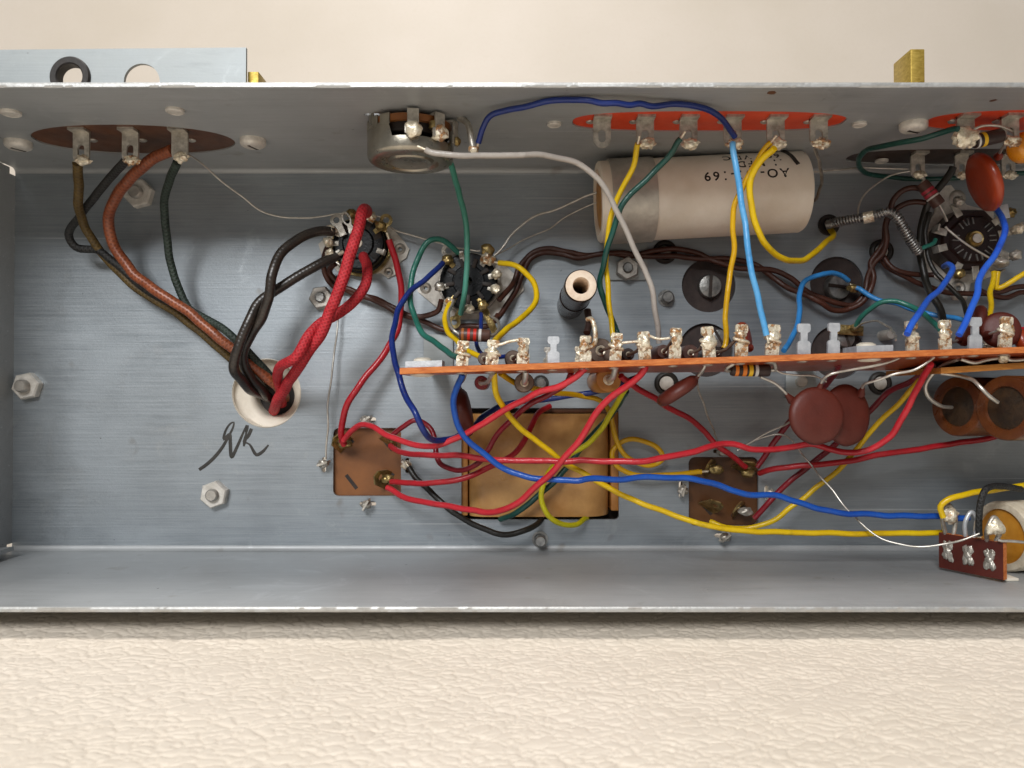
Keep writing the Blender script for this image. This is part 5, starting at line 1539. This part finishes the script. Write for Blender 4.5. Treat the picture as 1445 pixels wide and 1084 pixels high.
w('wire', 'dark red wire climbing from the dark can lower tab to the board', 'w_maroon', 9, [(1064, 732), (1088, 706), (1110, 684), (1144, 655), (1168, 636), (1200, 608), (1231, 577), (1253, 554), (1275, 543), (1298, 533), (1316, 517)], [4, 6, 8, 9, 10, 14, 22, 34])
w('wire', 'blue wire snaking from the board over the transformer to the maroon strip', 'w_blue', 9.5, [(653, 528), (647, 543), (641, 562), (641, 582), (651, 607), (666, 627), (685, 642), (706, 659), (731, 669), (760, 676), (799, 677), (816, 679), (832, 677), (874, 677), (924, 674), (977, 676), (1011, 683), (1037, 693), (1059, 699), (1095, 699), (1121, 707), (1155, 718), (1188, 724), (1245, 727), (1320, 729), (1367, 731)], [42, 36, 30, 28, 30, 32, 30, 28, 27, 27, 28, 28])
w('wire', 'long yellow wire sagging from the board past the dark can to maroon strip', 'w_yellow', 9, [(697, 526), (699, 552), (709, 572), (725, 595), (749, 617), (774, 635), (799, 655), (824, 669), (849, 683), (886, 702), (924, 717), (960, 731), (999, 742), (1029, 747), (1058, 750), (1100, 751), (1200, 753), (1262, 752), (1330, 752)], [42, 34, 26, 22, 22, 24, 26, 26, 25, 24])
w('wire', 'thin yellow wire curled into a loop beside the transformer', 'w_amber', 8, [(706, 527), (726, 540), (750, 548), (794, 555), (824, 559), (849, 567), (862, 588), (869, 620), (880, 640), (899, 653), (922, 656), (936, 646), (927, 631), (900, 620), (876, 624), (864, 640), (870, 657), (888, 668), (912, 671), (960, 669), (990, 666)], [36, 24, 12, 8, 6, 5, 5, 5, 6, 6, 5], ends=[1])
w('wire', 'yellow-green wire curving down across the transformer coil', 'w_ygreen', 8.5, [(884, 545), (874, 560), (864, 578), (849, 605), (829, 627), (800, 642), (780, 659), (768, 680), (764, 704), (773, 727), (793, 739), (813, 740), (828, 731)], [26, 20, 14, 12, 11, 11, 8, 1], deep=True)
w('wire', 'dark green wire lying under the yellow-green wire across the transformer', 'w_dgreen', 9, [(884, 552), (872, 572), (861, 588), (839, 610), (819, 633), (800, 659), (779, 683), (750, 707), (726, 726), (706, 733)], [22, 14, 8, 7, 7, 8, 7, 2], deep=True)
w('wire', 'yellow wire rising from the dark can bottom tab up to the board', 'w_yellow', 8, [(1002, 736), (1016, 742), (1032, 745), (1058, 745), (1080, 740), (1098, 731), (1114, 717), (1139, 699), (1166, 677), (1189, 658), (1210, 632), (1243, 593), (1272, 566), (1296, 538), (1306, 519)], [5, 8, 10, 11, 12, 14, 20, 30])
w('wire', 'black wire sagging from the brown can tab under the transformer', 'w_black', 9, [(577, 659), (594, 682), (624, 710), (655, 733), (687, 748), (717, 755), (742, 749), (758, 740), (764, 731)], [5, 7, 8, 8, 6, 0], deep=True, ends=[0])
w('bare_wire', 'thin bare wire dropping from the board to the dark can top tab', 'wire_bare', 2.8, [(998, 509), (992, 522), (985, 535), (987, 553), (998, 584), (1007, 607), (1016, 632)], [43, 38, 30, 20, 12, 4])
w('bare_wire', 'bent bare wire rising from the dark can tab behind the large disc', 'wire_bare', 2.8, [(1040, 636), (1052, 628), (1077, 615), (1104, 602), (1120, 592)], [4, 6, 9, 14])
w('bare_wire', 'long thin bare wire hanging from the dark can tab to the maroon strip', 'wire_bare', 2.8, [(1056, 627), (1080, 616), (1105, 613), (1120, 625), (1135, 645), (1161, 676), (1188, 710), (1214, 738), (1245, 761), (1285, 771), (1330, 769), (1358, 762), (1382, 753)], [4, 8, 14, 22, 30, 36, 38])
w('wire', 'short yellow wire curving into the soldered lug of the maroon strip', 'w_yellow', 9, [(1331, 730), (1328, 716), (1338, 706), (1362, 698), (1395, 692), (1430, 687), (1470, 683)], [32, 33, 33, 31, 28])
w('cloth_wire', 'short black wire bending down to the middle lug of the maroon strip', 'c_black', 9, [(1382, 755), (1381, 736), (1383, 712), (1389, 692), (1399, 686), (1416, 686), (1440, 690)], [37, 38, 38, 36, 30])
w('bare_wire', 'pale bare wire leaving the last lug of the maroon strip', 'wire_bare', 4, [(1408, 762), (1425, 763), (1450, 767), (1470, 769)], [40, 41, 41])
w('bare_wire', 'bridging bare wire joining two soldered lugs of the board above the tan component', 'solder', 4, [(878, 484), (890, 483), (904, 482)], [44, 44.5])
w('bare_wire', 'bridging bare wire joining the lugs above the grey wire end', 'solder', 4, [(917, 474), (930, 478), (945, 477)], [44, 44.5])
w('bare_wire', 'bridging bare wire joining the second and third soldered lugs', 'solder', 4.5, [(702, 487), (715, 482), (732, 480)], [44, 44.5])
w('bare_wire', 'arched bare wire from the lower fibre-disc lug to the board bar', 'wire_bare', 3, [(1206, 464), (1218, 456), (1236, 454), (1252, 460), (1262, 470), (1264, 480)], [4, 12, 22, 32, 40])
w('bare_wire', 'thin bare wire lying from the resistor under the board to the discs', 'wire_bare', 2.6, [(1092, 518), (1102, 526), (1125, 529), (1150, 531), (1166, 539)], [41, 40, 39, 36])
for o in bpy.data.objects:
    if '_o' in o:
        del o['_o']
